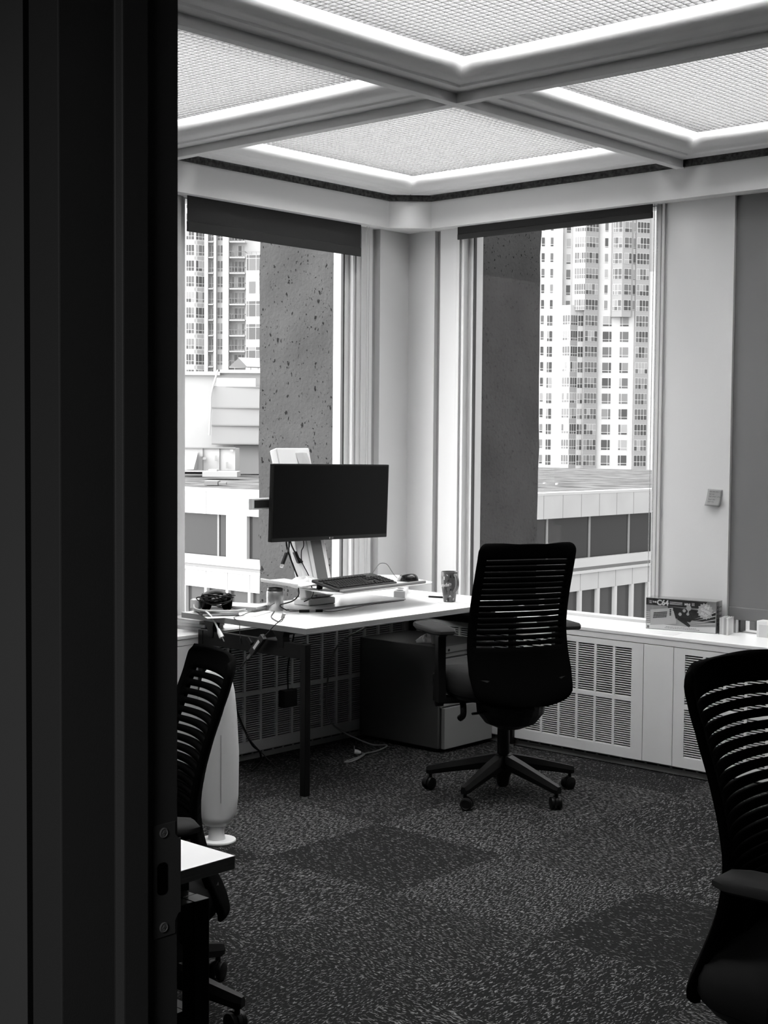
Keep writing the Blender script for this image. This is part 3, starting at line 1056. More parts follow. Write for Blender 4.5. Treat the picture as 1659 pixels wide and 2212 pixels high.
for k in range(4):
    a = R(45 * k + 20)
    st.bar((0.0, 0.0605, 0.05 - 0.0) if False else (-0.002 - 0.014 * math.cos(a), 0.0606, 0.055 - 0.018 * math.sin(a)), (-0.002 + 0.014 * math.cos(a), 0.0606, 0.055 + 0.018 * math.sin(a)), 0.0006, 0.003)
st.build('star_mark', M_BLACKP, pb)

# ------------------------------------------------------------------ drawer pedestal under the desk
pc = thing('drawer_pedestal', 'grey metal drawer pedestal under the far end of the desk', 'drawer pedestal', (0, 0, 0))
c = MB(); c.box(0.262, -0.652, 0.02, 0.788, -0.262, 0.523); c.build('body', M_CAB, pc, bevel=0.003)
c = MB(); c.box(0.28, -0.64, 0.0, 0.77, -0.275, 0.02); c.build('plinth', M_BLACKP, pc)
for z0, z1 in ((0.385, 0.497), (0.262, 0.377), (0.022, 0.254)):
    c = MB()
    c.box(0.800, -0.642, z0, 0.822, -0.262, z1 - 0.030)
    c.box(0.790, -0.642, z1 - 0.032, 0.804, -0.262, z1 - 0.022)
    c.box(0.794, -0.642, z1 - 0.022, 0.815, -0.262, z1)
    o = c.build('drawer', G('drawer_front', 0.22, 0.45, 0.35), pc, bevel=0.002)
c = MB(); c.box(0.790, -0.652, 0.499, 0.824, -0.262, 0.523); c.build('top_edge', G('drawer_front', 0.22), pc, bevel=0.002)
c = MB(); c.lathe([(0.0065, 0), (0.0065, 0.002), (0.0, 0.002)], 16, M=Matrix.Translation((0.824, -0.618, 0.511)) @ Matrix.Rotation(R(90), 4, 'Y'), cap=False)
c.build('lock', M_BLACKP, pc, smooth=40)
def crumple(name, label, cat, loc, sx, sy, sz, mat, seed, rz=0):
    rnd = random.Random(seed)
    n1, n2 = 26, 12
    ph = [(rnd.uniform(0, 6.3), rnd.randint(2, 7), rnd.uniform(0.05, 0.16)) for _ in range(7)]
    mb = MB()
    def fn(u, v):
        a = 2 * PI * u
        k = 1 + sum(am * math.sin(f * a + p_ + 5 * v) for p_, f, am in ph) * 0.6 + rnd.uniform(-0.06, 0.06) * (0 if u in (0, 1) else 1)
        r_ = (1 - v) ** 0.6 * k
        return (sx * r_ * math.cos(a), sy * r_ * math.sin(a), sz * (v ** 0.8) * (1 + 0.25 * math.sin(3 * a + 7 * v)) + 0.001)
    mb.grid(fn, n1, n2)
    o = mb.build(name, mat, None, smooth=25)
    o.location = loc; o.rotation_euler.z = rz
    return tag(o, label, cat)
crumple('crumpled_paper', 'crumpled white paper lying on top of the grey drawer pedestal', 'paper', (0.60, -0.52, 0.523), 0.075, 0.05, 0.03, M_PAPER, 3, R(100))
cp = MB(); cp.lathe([(0.030, 0), (0.036, 0.004), (0.040, 0.045), (0.037, 0.045), (0.033, 0.008), (0.0, 0.006)], 24, cap=False)
cpo = cp.build('bowl', G('translucent_bowl', 0.4, 0.25, 0.4), None, smooth=40)
cpo.location = (0.71, -0.56, 0.523); tag(cpo, 'small pale bowl on the drawer pedestal behind the chair arm', 'bowl')

# ------------------------------------------------------------------ tall white appliance on the floor at the left
tf = thing('tower_fan', 'tall white tapering tower fan on a rounded foot beside the left chair', 'fan', (1.16, -2.416, 0), R(42))
b = MB()
b.prism([(0.006 + 0.068 * math.cos(2 * PI * k / 32), 0.066 * math.sin(2 * PI * k / 32)) for k in range(32)], 0.0, 0.012)
b.build('foot', M_WHITEP, tf, bevel=0.004)
n_ = MB(); n_.lathe([(0.034, 0.012), (0.030, 0.03), (0.028, 0.10)], 20); n_.build('neck', M_WHITEP, tf, smooth=40)
bd = MB()
def fan_ring(z):
    pts_ = [(0.060, 0.030), (0.070, 0.046), (0.085, 0.060), (0.12, 0.076), (0.18, 0.083), (0.35, 0.085), (0.50, 0.076), (0.58, 0.068), (0.64, 0.054), (0.66, 0.040)]
    w = pts_[0][1]
    for (z0, w0), (z1, w1) in zip(pts_, pts_[1:]):
        if z0 <= z <= z1:
            w = w0 + (w1 - w0) * (z - z0) / (z1 - z0)
    return w
zz = [0.060, 0.065, 0.070, 0.085, 0.10, 0.12, 0.18, 0.25, 0.35, 0.45, 0.50, 0.55, 0.58, 0.61, 0.64, 0.66]
vs = []; fs = []
for z in zz:
    w = fan_ring(z)
    for k in range(24):
        a = 2 * PI * k / 24
        vs.append((w * math.copysign(abs(math.cos(a)) ** 0.8, math.cos(a)), 0.045 * math.sin(a) * min(1, w / 0.06), z))
for j in range(len(zz) - 1):
    for k in range(24):
        k2 = (k + 1) % 24
        fs.append((j * 24 + k, j * 24 + k2, j * 24 + 24 + k2, j * 24 + 24 + k))
fs.append(tuple(range(23, -1, -1))); fs.append(tuple((len(zz) - 1) * 24 + k for k in range(24)))
bd.add(vs, fs)
bd.build('body', G('fan_body', 0.62, 0.55, 0.25), tf, smooth=50)
sm = MB(); sm.box(0.020, -0.0465, 0.16, 0.022, -0.0435, 0.42); sm.build('seam', M_GREYP, tf)
# ================================================================== ON THE DESK
TOP = 0.735
# ------------------------------------------------------------------ sit-stand workstation
ws = thing('sit_stand_riser', 'white sit-stand riser with leaning mast clamped on the desk', 'desk riser', (0.35, -1.10, TOP))
ws.location = (0, 0, 0)
b = MB(); b.box(0.20, -1.34, TOP, 0.545, -0.62, TOP + 0.008); b.build('base_plate', G('riser_plate', 0.62, 0.22, 0.5), ws, bevel=0.003)
b = MB(); b.box(0.34, -1.21, TOP + 0.008, 0.45, -1.03, TOP + 0.04); b.build('base_block', M_WHITEP, ws, bevel=0.006)
# leaning mast
A0 = Vector((0.41, -1.122, TOP + 0.038)); A1 = Vector((0.195, -1.103, 1.485))
ax = (A1 - A0).normalized()
def mast_box(w0, w1, dep, off, a0=0.0, a1=1.0):
    """box along the mast: half widths w0 (low) to w1 (high) along y"""
    mb = MB()
    side = Vector((0, 1, 0)); nrm = ax.cross(side).normalized()
    if nrm.x < 0: nrm = -nrm
    vs = []
    for tt, w in ((a0, w0), (a1, w1)):
        c = A0 + (A1 - A0) * tt
        for sy, sn in ((-1, off - dep), (1, off - dep), (1, off), (-1, off)):
            vs.append(c + side * (sy * w) + nrm * sn)
    fs = [(3, 2, 1, 0), (4, 5, 6, 7), (0, 1, 5, 4), (1, 2, 6, 5), (2, 3, 7, 6), (3, 0, 4, 7)]
    mb.add(vs, fs)
    return mb
mast_box(0.094, 0.112, 0.05, 0.03).build('mast', M_WHITEP, ws, bevel=0.006)
pn = mast_box(0.037, 0.037, 0.006, 0.034, 0.09, 0.66)
for i, q in enumerate(pn.v): pn.v[i] = q + Vector((0, 0.033, 0))
pn.build('mast_panel', G('mast_panel_grey', 0.10, 0.4, 0.35), ws, bevel=0.002)
pn = mast_box(0.012, 0.012, 0.008, 0.038, 0.0, 0.70)
for i, q in enumerate(pn.v): pn.v[i] = q + Vector((0, -0.018, 0))
pn.build('mast_rib', G('mast_rib_grey', 0.60, 0.45, 0.3), ws, bevel=0.002)
# peaked cover plate at the head of the mast
hd = MB()
e = A0 + (A1 - A0) * 0.99
hd.add([e + Vector((0.034, 0.01, -0.01)), e + Vector((0.034, 0.09, -0.01)), e + Vector((0.045, 0.05, 0.012 - 0.02)), e + Vector((0.075, 0.02, -0.11)), e + Vector((0.075, 0.10, -0.11))],
       [(0, 2, 3), (2, 1, 4), (2, 4, 3), (0, 3, 4, 1), (0, 1, 2)])
hd.build('mast_cover', M_LGREYP, ws)
# work surface
wsz = 0.838
b = MB()
b.prism([(0.46, -1.315)] + [(0.80 - 0.06 + 0.06 * math.cos(R(q)), -1.40 + 0.06 + 0.06 * math.sin(R(q))) for q in range(-80, 1, 10)] + [(0.78, -0.70)] + [(0.755 - 0.03 + 0.03 * math.cos(R(q)), -0.648 - 0.03 + 0.03 * math.sin(R(q))) for q in range(10, 91, 10)] + [(0.40, -0.52), (0.30, -0.62), (0.30, -1.24)], wsz, wsz + 0.006)
b.build('work_surface', M_WHITETOP, ws, bevel=0.0015)
b = MB(); b.box(0.40, -1.20, wsz - 0.012, 0.72, -0.98, wsz - 0.001); b.bar((0.42, -1.1, 0.80), (0.60, -1.1, wsz - 0.01), 0.16, 0.02)
b.build('surface_bracket', M_WHITEP, ws, bevel=0.003)
# cable tray wing at the left of the work surface
b = MB()
b.prism([(0.30, -1.385), (0.615, -1.455), (0.625, -1.435), (0.60, -1.30), (0.31, -1.24)], 0.862, 0.868)
b.prism([(0.300, -1.387), (0.617, -1.457), (0.618, -1.451), (0.302, -1.381)], 0.868, 0.878)
b.bar((0.612, -1.45, 0.868), (0.600, -1.30, 0.842), 0.012, 0.006)
b.build('side_tray', M_WHITEP, ws, bevel=0.001)
# crossbar behind the monitor
b = MB(); b.box(0.318, -1.482, 1.206, 0.343, -0.62, 1.2585); b.build('crossbar', M_WHITEP, ws, bevel=0.003)
b = MB(); b.box(0.343, -1.468, 1.214, 0.3436, -1.34, 1.2505); b.build('crossbar_slot', G('slot_dark', 0.03, 0.3, 0.4), ws)
b = MB(); b.box(0.24, -1.16, 1.19, 0.318, -1.04, 1.275); b.box(0.343, -1.06, 1.17, 0.372, -0.96, 1.30)
b.build('monitor_mount', M_LGREYP, ws, bevel=0.004)

# ------------------------------------------------------------------ monitor
mo = thing('monitor', 'wide black monitor switched off, held on the riser crossbar over the desk', 'monitor', (0.40, -1.0125, 1.2325))
mo.rotation_euler = (R(-0.8), R(1.2), 0)
W2, H2 = 0.404, 0.1835
b = MB(); b.prism(rrect(-W2, -H2, W2, H2, 0.004, 3), -0.014, 0.008, 'x')
b.build('housing', M_BLACKP, mo, bevel=0.002)
b = MB(); b.box(0.008, -W2 + 0.007, -H2 + 0.018, 0.0086, W2 - 0.007, H2 - 0.007); b.build('screen', M_SCREEN, mo)
b = MB(); b.prism(rrect(-0.25, -0.11, 0.25, 0.11, 0.03, 4), -0.030, -0.014, 'x'); b.build('back_cover', M_BLACKP, mo, bevel=0.005)
lg_ = MB()
Ml = Matrix(((0, 0, 1, 0.0086), (1, 0, 0, 0.006), (0, 1, 0, -H2 + 0.0095), (0, 0, 0, 1)))
lg_.mesh(text_mesh('LG', 0.012), Ml)
ring = [((0.0044 * math.cos(2 * PI * k / 16)), (0.0044 * math.sin(2 * PI * k / 16))) for k in range(16)]
lg_.add([(0.0087, -0.012 + q[0], -H2 + 0.0095 + q[1]) for q in ring], [tuple(range(16))])
lg_.build('logo', G('logo_grey', 0.35), mo)

# cables hanging under the monitor
def cable(name, label, pts, r, mat, n=6, smooth=6, cat='cable', group=None):
    t = thing(name, label, cat, pts[0] if False else (0, 0, 0), 0, group)
    mb = MB(); mb.tube(pts, r, n, smooth=smooth); mb.build('cord', mat, t, smooth=60)
    return t
c1 = cable('video_cable', 'black cable under the monitor ending in a loose pale-tipped plug', [(0.36, -1.27, 1.10), (0.365, -1.262, 1.04), (0.37, -1.275, 1.005), (0.372, -1.288, 0.992)], 0.004, M_BLACKP)
pl = MB(); pl.bar((0.372, -1.286, 0.998), (0.375, -1.317, 0.945), 0.017, 0.014); pl.build('plug', M_BLACKP, c1, bevel=0.003)
pl = MB(); pl.bar((0.375, -1.317, 0.945), (0.376, -1.324, 0.931), 0.014, 0.009); pl.build('plug_tip', M_STEEL, c1)
c2 = cable('video_cable', 'black cable under the monitor ending in a capped adapter, right of the pale-tipped plug', [(0.36, -1.262, 1.10), (0.37, -1.255, 1.04), (0.375, -1.235, 0.998)], 0.004, M_BLACKP)
pl = MB(); pl.bar((0.375, -1.236, 1.000), (0.38, -1.210, 0.945), 0.020, 0.016); pl.bar((0.38, -1.222, 0.968), (0.382, -1.200, 0.948), 0.03, 0.012); pl.build('adapter', M_BLACKP, c2, bevel=0.003)
cable('power_cable', 'thick black cord running down from the monitor behind the riser', [(0.345, -1.265, 1.09), (0.35, -1.262, 1.02), (0.37, -1.238, 0.93), (0.385, -1.215, 0.862)], 0.0045, M_BLACKP)
cable('thin_cable', 'thin black cord curving down from the monitor beside the mast', [(0.375, -1.185, 1.10), (0.385, -1.185, 1.03), (0.385, -1.20, 1.0), (0.395, -1.205, 0.95), (0.41, -1.185, 0.90), (0.42, -1.17, 0.862)], 0.0025, M_BLACKP)
cable('loop_cable', 'dark cord looping below the riser side tray behind the steel can', [(0.55, -1.385, 0.862), (0.55, -1.38, 0.82), (0.53, -1.40, 0.79), (0.50, -1.45, 0.772), (0.49, -1.40, 0.745), (0.46, -1.36, 0.742)], 0.003, M_BLACKP)
cable('short_cable', 'short dark cord hanging under the riser side tray', [(0.585, -1.335, 0.862), (0.59, -1.325, 0.83), (0.575, -1.33, 0.80), (0.55, -1.345, 0.785)], 0.003, M_BLACKP)

# ------------------------------------------------------------------ keyboard with palm rest
KW, KD = 0.458, 0.165
kx = Vector((-0.09, 0.996, 0)).normalized()         # along the keys, left to right
kd = Vector((-0.996, -0.09, 0)).normalized()        # away from the user
kb = thing('keyboard', 'dark keyboard with raised feet on the riser work surface', 'keyboard', (0.772, -1.352, 0.846))
tilt = math.atan2(0.036, KD)
kk_ = (kd * math.cos(tilt) + Vector((0, 0, 1)) * math.sin(tilt))
kn = kx.cross(kk_).normalized()
KM = Matrix((kx, kk_, kn)).transposed().to_4x4()
b = MB(); b.prism(rrect(0, 0, KW, KD, 0.012, 4), 0.0, 0.012, 'z', 0, KM)
b.build('case', G('keyboard_case', 0.035, 0.5, 0.3), kb, bevel=0.003)
ks_ = MB()
def key(u0, v0, w, d_=0.0155):
    u1 = u0 + w - 0.0025; v1 = v0 + d_
    vs = [(u0, v0, 0.012), (u1, v0, 0.012), (u1, v1, 0.012), (u0, v1, 0.012), (u0 + 0.0015, v0 + 0.0015, 0.019), (u1 - 0.0015, v0 + 0.0015, 0.019), (u1 - 0.0015, v1 - 0.001, 0.019), (u0 + 0.0015, v1 - 0.001, 0.019)]
    ks_.add(vs, [(3, 2, 1, 0), (4, 5, 6, 7), (0, 1, 5, 4), (1, 2, 6, 5), (2, 3, 7, 6), (3, 0, 4, 7)], 0, KM)
P_ = 0.0188
rowdef = [[1.25, 1.25, 1.25, 6.25, 1.25, 1.25, 1.25, 1.25], [2.25] + [1] * 10 + [2.75], [1.75] + [1] * 11 + [2.25], [1.5] + [1] * 12 + [1.5], [1] * 13 + [2]]
for ri, rw in enumerate(rowdef):
    u = 0.012; v = 0.012 + ri * 0.0188
    for w in rw:
        key(u, v, w * P_); u += w * P_
    for k in range(3):
        if ri in (0, 3, 4) or (ri == 1 and k == 1): key(0.302 + k * P_, v, P_)
    for k in range(4): key(0.368 + k * P_, v, P_)
for k in range(16):
    key(0.012 + k * 0.0218, 0.118, 0.0205, 0.012)
ks_.build('keys', G('keyboard_keys', 0.016, 0.45, 0.35), kb)
b = MB()
for u in (0.03, KW - 0.06):
    b = MB(); b.box(u, KD - 0.03, -0.030, u + 0.03, KD - 0.018, 0.0, 0, KM); b.build('foot', M_BLACKP, kb)
lb = MB(); lb.mesh(text_mesh('Microsoft', 0.010), KM @ Matrix.Translation((KW - 0.055, KD - 0.014, 0.0124)))
lb.build('lettering', G('lettering_pale', 0.5), kb)
pr_ = MB(); pr_.prism([(0.775, -1.345), (0.803, -1.345), (0.775, -0.735), (0.752, -0.735)], 0.8445, 0.857)
po = pr_.build('palm_rest', G('palm_rest_grey', 0.20, 0.6, 0.25), None, bevel=0.004)
tag(po, 'grey padded wrist rest lying along the front of the keyboard', 'wrist rest')

# ------------------------------------------------------------------ mouse
ms = thing('mouse', 'black corded mouse on the right end of the riser work surface', 'mouse', (0.655, -0.735, 0.8445), R(200))
b = MB()
def mfn(u, v):
    a = 2 * PI * u
    r_ = math.cos(v * PI / 2) ** 0.55
    x = 0.056 * math.cos(a) * r_
    y = 0.031 * math.sin(a) * r_ * (1 - 0.12 * math.cos(a))
    z = 0.036 * math.sin(v * PI / 2) ** 0.9 * (1 - 0.25 * (math.cos(a) * r_) - 0.10 * (math.cos(a) * r_) ** 2)
    return (x, y, z)
b.grid(mfn, 28, 10)
b.build('shell', G('mouse_gloss', 0.010, 0.18, 0.5), ms, smooth=60)
b = MB(); b.lathe([(0.0, -0.003), (0.008, -0.0025), (0.008, 0.0025), (0.0, 0.003)], 14, M=Matrix.Translation((0.034, 0, 0.023)) @ Matrix.Rotation(R(90), 4, 'X'))
b.build('scroll_wheel', M_GREYP, ms, smooth=40)
b = MB(); b.tube([(0.054, 0, 0.012), (0.075, 0.004, 0.035), (0.10, 0.012, 0.075), (0.118, 0.02, 0.086), (0.14, 0.03, 0.080), (0.165, 0.045, 0.04), (0.18, 0.06, 0.012), (0.20, 0.08, 0.002)], 0.0016, 6, smooth=8)
b.build('cord', G('mouse_cord', 0.10), ms, smooth=60)

# ------------------------------------------------------------------ crumpled bag on the riser
crumple('plastic_bag', 'crumpled clear plastic bag on the left end of the riser', 'bag', (0.43, -1.215, 0.845), 0.12, 0.085, 0.034, G('bag_film', 0.60, 0.25, 0.5), 12, R(75))
crumple('plastic_bag', 'crumpled dark corner of a bag beside the keyboard feet', 'bag', (0.55, -1.20, 0.845), 0.05, 0.045, 0.03, G('bag_film_dark', 0.25, 0.25, 0.5), 21, R(20))

# ------------------------------------------------------------------ steel can
cn = thing('steel_can', 'open brushed steel can on the desk between headset and riser', 'can', (0.405, -1.392, TOP))
b = MB(); b.lathe([(0.0, 0.0), (0.0385, 0.0), (0.0395, 0.003), (0.0395, 0.087), (0.0375, 0.091), (0.0355, 0.092), (0.0350, 0.088)], 40, cap=False); b.build('body', M_STEEL, cn, smooth=35)
b = MB(); b.lathe([(0.0350, 0.090), (0.0365, 0.092), (0.0368, 0.098), (0.0355, 0.104), (0.0340, 0.106), (0.0325, 0.104), (0.0325, 0.010), (0.0, 0.008)], 40, cap=False); b.build('rim', G('can_rim', 0.05, 0.35, 0.5, metal=0.6), cn, smooth=35)
# small white plug clipped before the can, thin cord and adapter hanging over the desk edge
da = thing('power_adapter', 'dark in-line power adapter with a white label hanging over the desk edge', 'adapter', (0, 0, 0))
b = MB(); b.tube([(0.842, -1.755, 0.775), (0.80, -1.775, 0.735), (0.770, -1.780, 0.705), (0.742, -1.780, 0.684)], 0.0022, 6, smooth=6)
b.tube([(0.640, -1.780, 0.576), (0.62, -1.785, 0.552), (0.58, -1.79, 0.515), (0.54, -1.80, 0.485), (0.53, -1.78, 0.40), (0.54, -1.70, 0.22), (0.56, -1.55, 0.06), (0.50, -1.45, 0.006), (0.40, -1.48, 0.006)], 0.0022, 6, smooth=8)
b.tube([(0.842, -1.755, 0.775), (0.76, -1.70, 0.742), (0.60, -1.60, 0.7385), (0.45, -1.44, 0.7385)], 0.0022, 6, smooth=6)
b.build('cord', G('adapter_cord', 0.03), da, smooth=60)
b = MB(); b.bar((0.742, -1.780, 0.684), (0.666, -1.780, 0.603), 0.022, 0.030); b.build('brick', G('adapter_grey', 0.035, 0.5, 0.3), da, bevel=0.003)
b = MB(); b.bar((0.724, -1.792, 0.664), (0.690, -1.792, 0.627), 0.0008, 0.013); b.build('label', M_PAPER, da)
b = MB(); b.bar((0.664, -1.780, 0.600), (0.640, -1.780, 0.576), 0.012, 0.014); b.build('plug', G('adapter_plug', 0.12), da, bevel=0.002)
b = MB(); b.bar((0.832, -1.756, 0.768), (0.842, -1.755, 0.792), 0.012, 0.012); b.build('white_plug', M_WHITEP, da, bevel=0.002)
b = MB(); b.bar((0.655, -1.765, 0.640), (0.630, -1.765, 0.665), 0.02, 0.018); b.build('dark_plug', M_BLACKP, da, bevel=0.003)
tc_ = thing('hanging_cable', 'thin dark cord with a small plug hanging down in front of the desk edge', 'cable', (0, 0, 0))
b = MB(); b.tube([(0.47, -1.455, 0.780), (0.44, -1.50, 0.752), (0.41, -1.56, 0.741), (0.47, -1.66, 0.741), (0.50, -1.735, 0.740), (0.556, -1.754, 0.725), (0.560, -1.755, 0.690), (0.566, -1.755, 0.650)], 0.0016, 6, smooth=7)
b.build('cord', G('thin_cord_dark', 0.04), tc_, smooth=60)
b = MB(); b.rod((0.565, -1.755, 0.655), (0.570, -1.755, 0.630), 0.0045, 8); b.build('plug', M_BLACKP, tc_)

# dark pen-like in-line switch on the desk
sw = thing('inline_switch', 'dark slim in-line switch on its cord lying before the riser plate', 'switch', (0, 0, 0))
b = MB(); b.rod((0.545, -1.372, 0.7425), (0.575, -1.335, 0.7425), 0.0065, 10); b.rod((0.592, -1.312, 0.7425), (0.612, -1.285, 0.7425), 0.0065, 10); b.build('body', M_BLACKP, sw, smooth=40)
b = MB(); b.rod((0.575, -1.335, 0.7425), (0.592, -1.312, 0.7425), 0.005, 10); b.build('sleeve', M_GREYP, sw, smooth=40)
b = MB(); b.tube([(0.612, -1.285, 0.7425), (0.64, -1.24, 0.7385), (0.58, -0.95, 0.738), (0.567, -0.66, 0.738)], 0.0018, 6, smooth=6)
b.tube([(0.545, -1.372, 0.7425), (0.50, -1.38, 0.738), (0.46, -1.36, 0.738)], 0.0018, 6, smooth=6); b.build('cord', M_BLACKP, sw, smooth=50)

# ------------------------------------------------------------------ papers, notebook, headset
def sheet(label, c, w, h, rz, z, mat=M_PAPER, name='paper_sheet', th=0.0008, cat='paper', group=None):
    b = MB(); b.box(-w / 2, -h / 2, 0, w / 2, h / 2, th)
    o = b.build(name, mat, None)
    o.location = (c[0], c[1], z); o.rotation_euler.z = rz
    return tag(o, label, cat, group)
sheet('white paper sheet under the notebook, poking out over the desk edge', (0.335, -1.655), 0.21, 0.297, R(62), TOP + 0.0003)
sheet('white paper sheet lying askew between the stack of booklets and the can', (0.40, -1.55), 0.15, 0.21, R(25), TOP + 0.0012)
nb = thing('notebook', 'black notebook under the headset at the left end of the desk', 'notebook', (0.29, -1.655, TOP + 0.0025), R(58))
b = MB(); b.box(-0.085, -0.13, 0.0, 0.085, 0.13, 0.002); b.box(-0.085, -0.13, 0.012, 0.085, 0.13, 0.014); b.box(-0.085, -0.13, 0.002, -0.082, 0.13, 0.012); b.build('cover', M_BLACKP, nb, bevel=0.001)
b = MB(); b.box(-0.082, -0.127, 0.002, 0.082, 0.127, 0.012); b.build('pages', M_PAPER, nb)
for k in range(3):
    s_ = thing('booklet', ['white booklet at the bottom of the stack beside the headset', 'white booklet in the middle of the stack beside the headset', 'white booklet on top of the stack beside the headset'][k], 'booklet', (0.285 + 0.004 * k, -1.475 - 0.006 * k, TOP + 0.003 + 0.0075 * k), R(8 + 6 * k), 'booklets stacked beside the headset')
    b = MB(); b.box(-0.10, -0.07, 0.0005, 0.10, 0.07, 0.006); b.build('pages', M_PAPER, s_)
    b = MB(); b.box(-0.102, -0.072, 0.0060, 0.102, 0.072, 0.0072); b.box(-0.102, -0.072, 0, 0.102, 0.072, 0.0006); b.build('cover', G('booklet_cover', 0.55, 0.5), s_)

hs = thing('headset', 'black headset in a tangle of its cable on the notebook', 'headset', (0.285, -1.655, TOP + 0.0165), R(140))
for s in (-1, 1):
    b = MB()
    Mh = Matrix.Translation((0.0, s * 0.048, 0.036)) @ Matrix.Rotation(R(90), 4, 'X') @ Matrix.Rotation(R(12 * s), 4, 'Y')
    b.lathe([(0.0, -0.016), (0.030, -0.016), (0.036, -0.010), (0.036, 0.006), (0.030, 0.014), (0.0, 0.016)], 24, M=Mh, cap=False)
    ec = b.build('ear_cup', M_BLACKP, hs, smooth=40)
    b = MB()
    rg = [Mh @ Vector((0.029 * math.cos(2 * PI * k / 24), 0.029 * math.sin(2 * PI * k / 24), -s * 0.0 + (0.017))) for k in range(24)]
    b.tube(rg, 0.0085, 8, closed=True); b.build('ear_cushion', M_BLACK, ec, smooth=60)
b = MB()
b.tube([(0.005, -0.055, 0.045), (0.05, -0.060, 0.048), (0.095, -0.04, 0.030), (0.11, 0.0, 0.020), (0.095, 0.04, 0.030), (0.05, 0.060, 0.048), (0.005, 0.055, 0.045)], 0.008, 8, smooth=8, flat=1.6)
b.build('headband', M_BLACKP, hs, smooth=60)
b = MB(); b.tube([(0.01, -0.06, 0.06), (0.045, -0.02, 0.074), (0.05, 0.02, 0.074), (0.01, 0.06, 0.062)], 0.005, 8, smooth=8, flat=2.2); b.build('head_strap', M_GREYP, hs, smooth=60)
b = MB()
rnd = random.Random(5)
pts = []
for k in range(46):
    a = k * 0.95
    pts.append((-0.01 + 0.060 * math.cos(a) + rnd.uniform(-0.02, 0.02), 0.07 * math.sin(a) + rnd.uniform(-0.02, 0.02), 0.018 + 0.045 * abs(math.sin(k * 0.37)) + rnd.uniform(0, 0.014)))
b.tube(pts, 0.0026, 6, smooth=5); b.build('cable', M_BLACKP, hs, smooth=60)

wc = thing('white_cable', 'white cable coil under the headset with a plug hanging over the desk edge', 'cable', (0, 0, 0))
b = MB()
b.tube([(0.20, -1.70, 0.765), (0.24, -1.745, 0.756), (0.33, -1.755, 0.752), (0.43, -1.70, 0.754), (0.46, -1.62, 0.756)], 0.004, 6, smooth=7)
b.tube([(0.21, -1.72, 0.772), (0.26, -1.755, 0.762), (0.34, -1.760, 0.760), (0.44, -1.69, 0.762), (0.46, -1.63, 0.765)], 0.004, 6, smooth=7)
b.tube([(0.33, -1.757, 0.757), (0.385, -1.775, 0.745), (0.415, -1.772, 0.715), (0.440, -1.772, 0.680)], 0.0045, 6, smooth=7)
b.build('cord', M_WHITEP, wc, smooth=60)
b = MB(); b.tube([(0.437, -1.772, 0.688), (0.447, -1.772, 0.670), (0.462, -1.772, 0.650)], [0.006, 0.011, 0.013], 8); b.build('plug', M_WHITEP, wc, smooth=50)
b = MB(); b.rod((0.460, -1.768, 0.652), (0.472, -1.768, 0.634), 0.002, 6); b.rod((0.466, -1.776, 0.655), (0.478, -1.776, 0.638), 0.002, 6); b.build('prongs', M_GREYP, wc)
wp = MB(); wp.box(-0.022, -0.02, 0, 0.022, 0.02, 0.045)
wpo = wp.build('wall_charger', M_WHITEP, None, bevel=0.006); wpo.location = (0.20, -1.70, TOP + 0.0165); wpo.rotation_euler.z = R(30)
tag(wpo, 'white wall charger standing at the left of the headset', 'charger')
# white curly cord behind the booklets
b = MB()
pts = []
for k in range(90):
    a = k * 0.8
    tt = k / 89
    pts.append((0.315 + 0.035 * tt + 0.008 * math.cos(a) * 0.3, -1.47 + 0.085 * tt, TOP + 0.013 + 0.0095 * math.sin(a)))
pts = [(x + 0.009 * math.cos(i * 0.8), y, z) for i, (x, y, z) in enumerate(pts)]
b.tube(pts, 0.0028, 6, smooth=3)
tag(b.build('coiled_cord', M_WHITEP, None, smooth=60), 'white curly cord lying between the booklets and the steel can', 'cable')

# ------------------------------------------------------------------ power strip, pen, mug, coaster
ps = thing('power_strip', 'white power bar lying under the right part of the riser', 'power strip', (0.372, -0.46, TOP), R(38))
b = MB(); b.box(-0.03, -0.165, 0, 0.03, 0.165, 0.036); b.build('housing', M_WHITEP, ps, bevel=0.004)
for k in range(4):
    b = MB(); b.lathe([(0.0, 0.0), (0.017, 0.0), (0.017, 0.0015), (0.0, 0.0015)], 20, (0, -0.115 + 0.08 * k, 0.036), cap=False); b.build('socket', G('socket_dark', 0.05), ps, smooth=30)
pe = thing('pen', 'black pen on the desk pointing at the mug', 'pen', (0.615, -0.44, TOP + 0.0055), R(18))
b = MB(); b.tube([(-0.06, 0, 0), (0.05, 0, 0), (0.075, 0, 0)], [0.0048, 0.0052, 0.004], 10); b.build('barrel', M_BLACKP, pe, smooth=40)
b = MB(); b.tube([(-0.06, 0, 0), (-0.076, 0, 0)], [0.0042, 0.0012], 10); b.build('tip', M_STEEL, pe, smooth=40)
b = MB(); b.prism([(0.062 * math.cos(R(a)) * (1 + 0.03 * math.sin(5 * R(a))), 0.062 * math.sin(R(a))) for a in range(0, 360, 12)], 0.0, 0.0012)
sh_ = b.build('coaster', M_PAPER, None); sh_.location = (0.757, -0.537, TOP + 0.0002); tag(sh_, 'round white paper coaster under the mug', 'coaster')
sheet('white paper sheet at the far end of the desk beside the coaster', (0.815, -0.47), 0.12, 0.16, R(12), TOP + 0.0002)

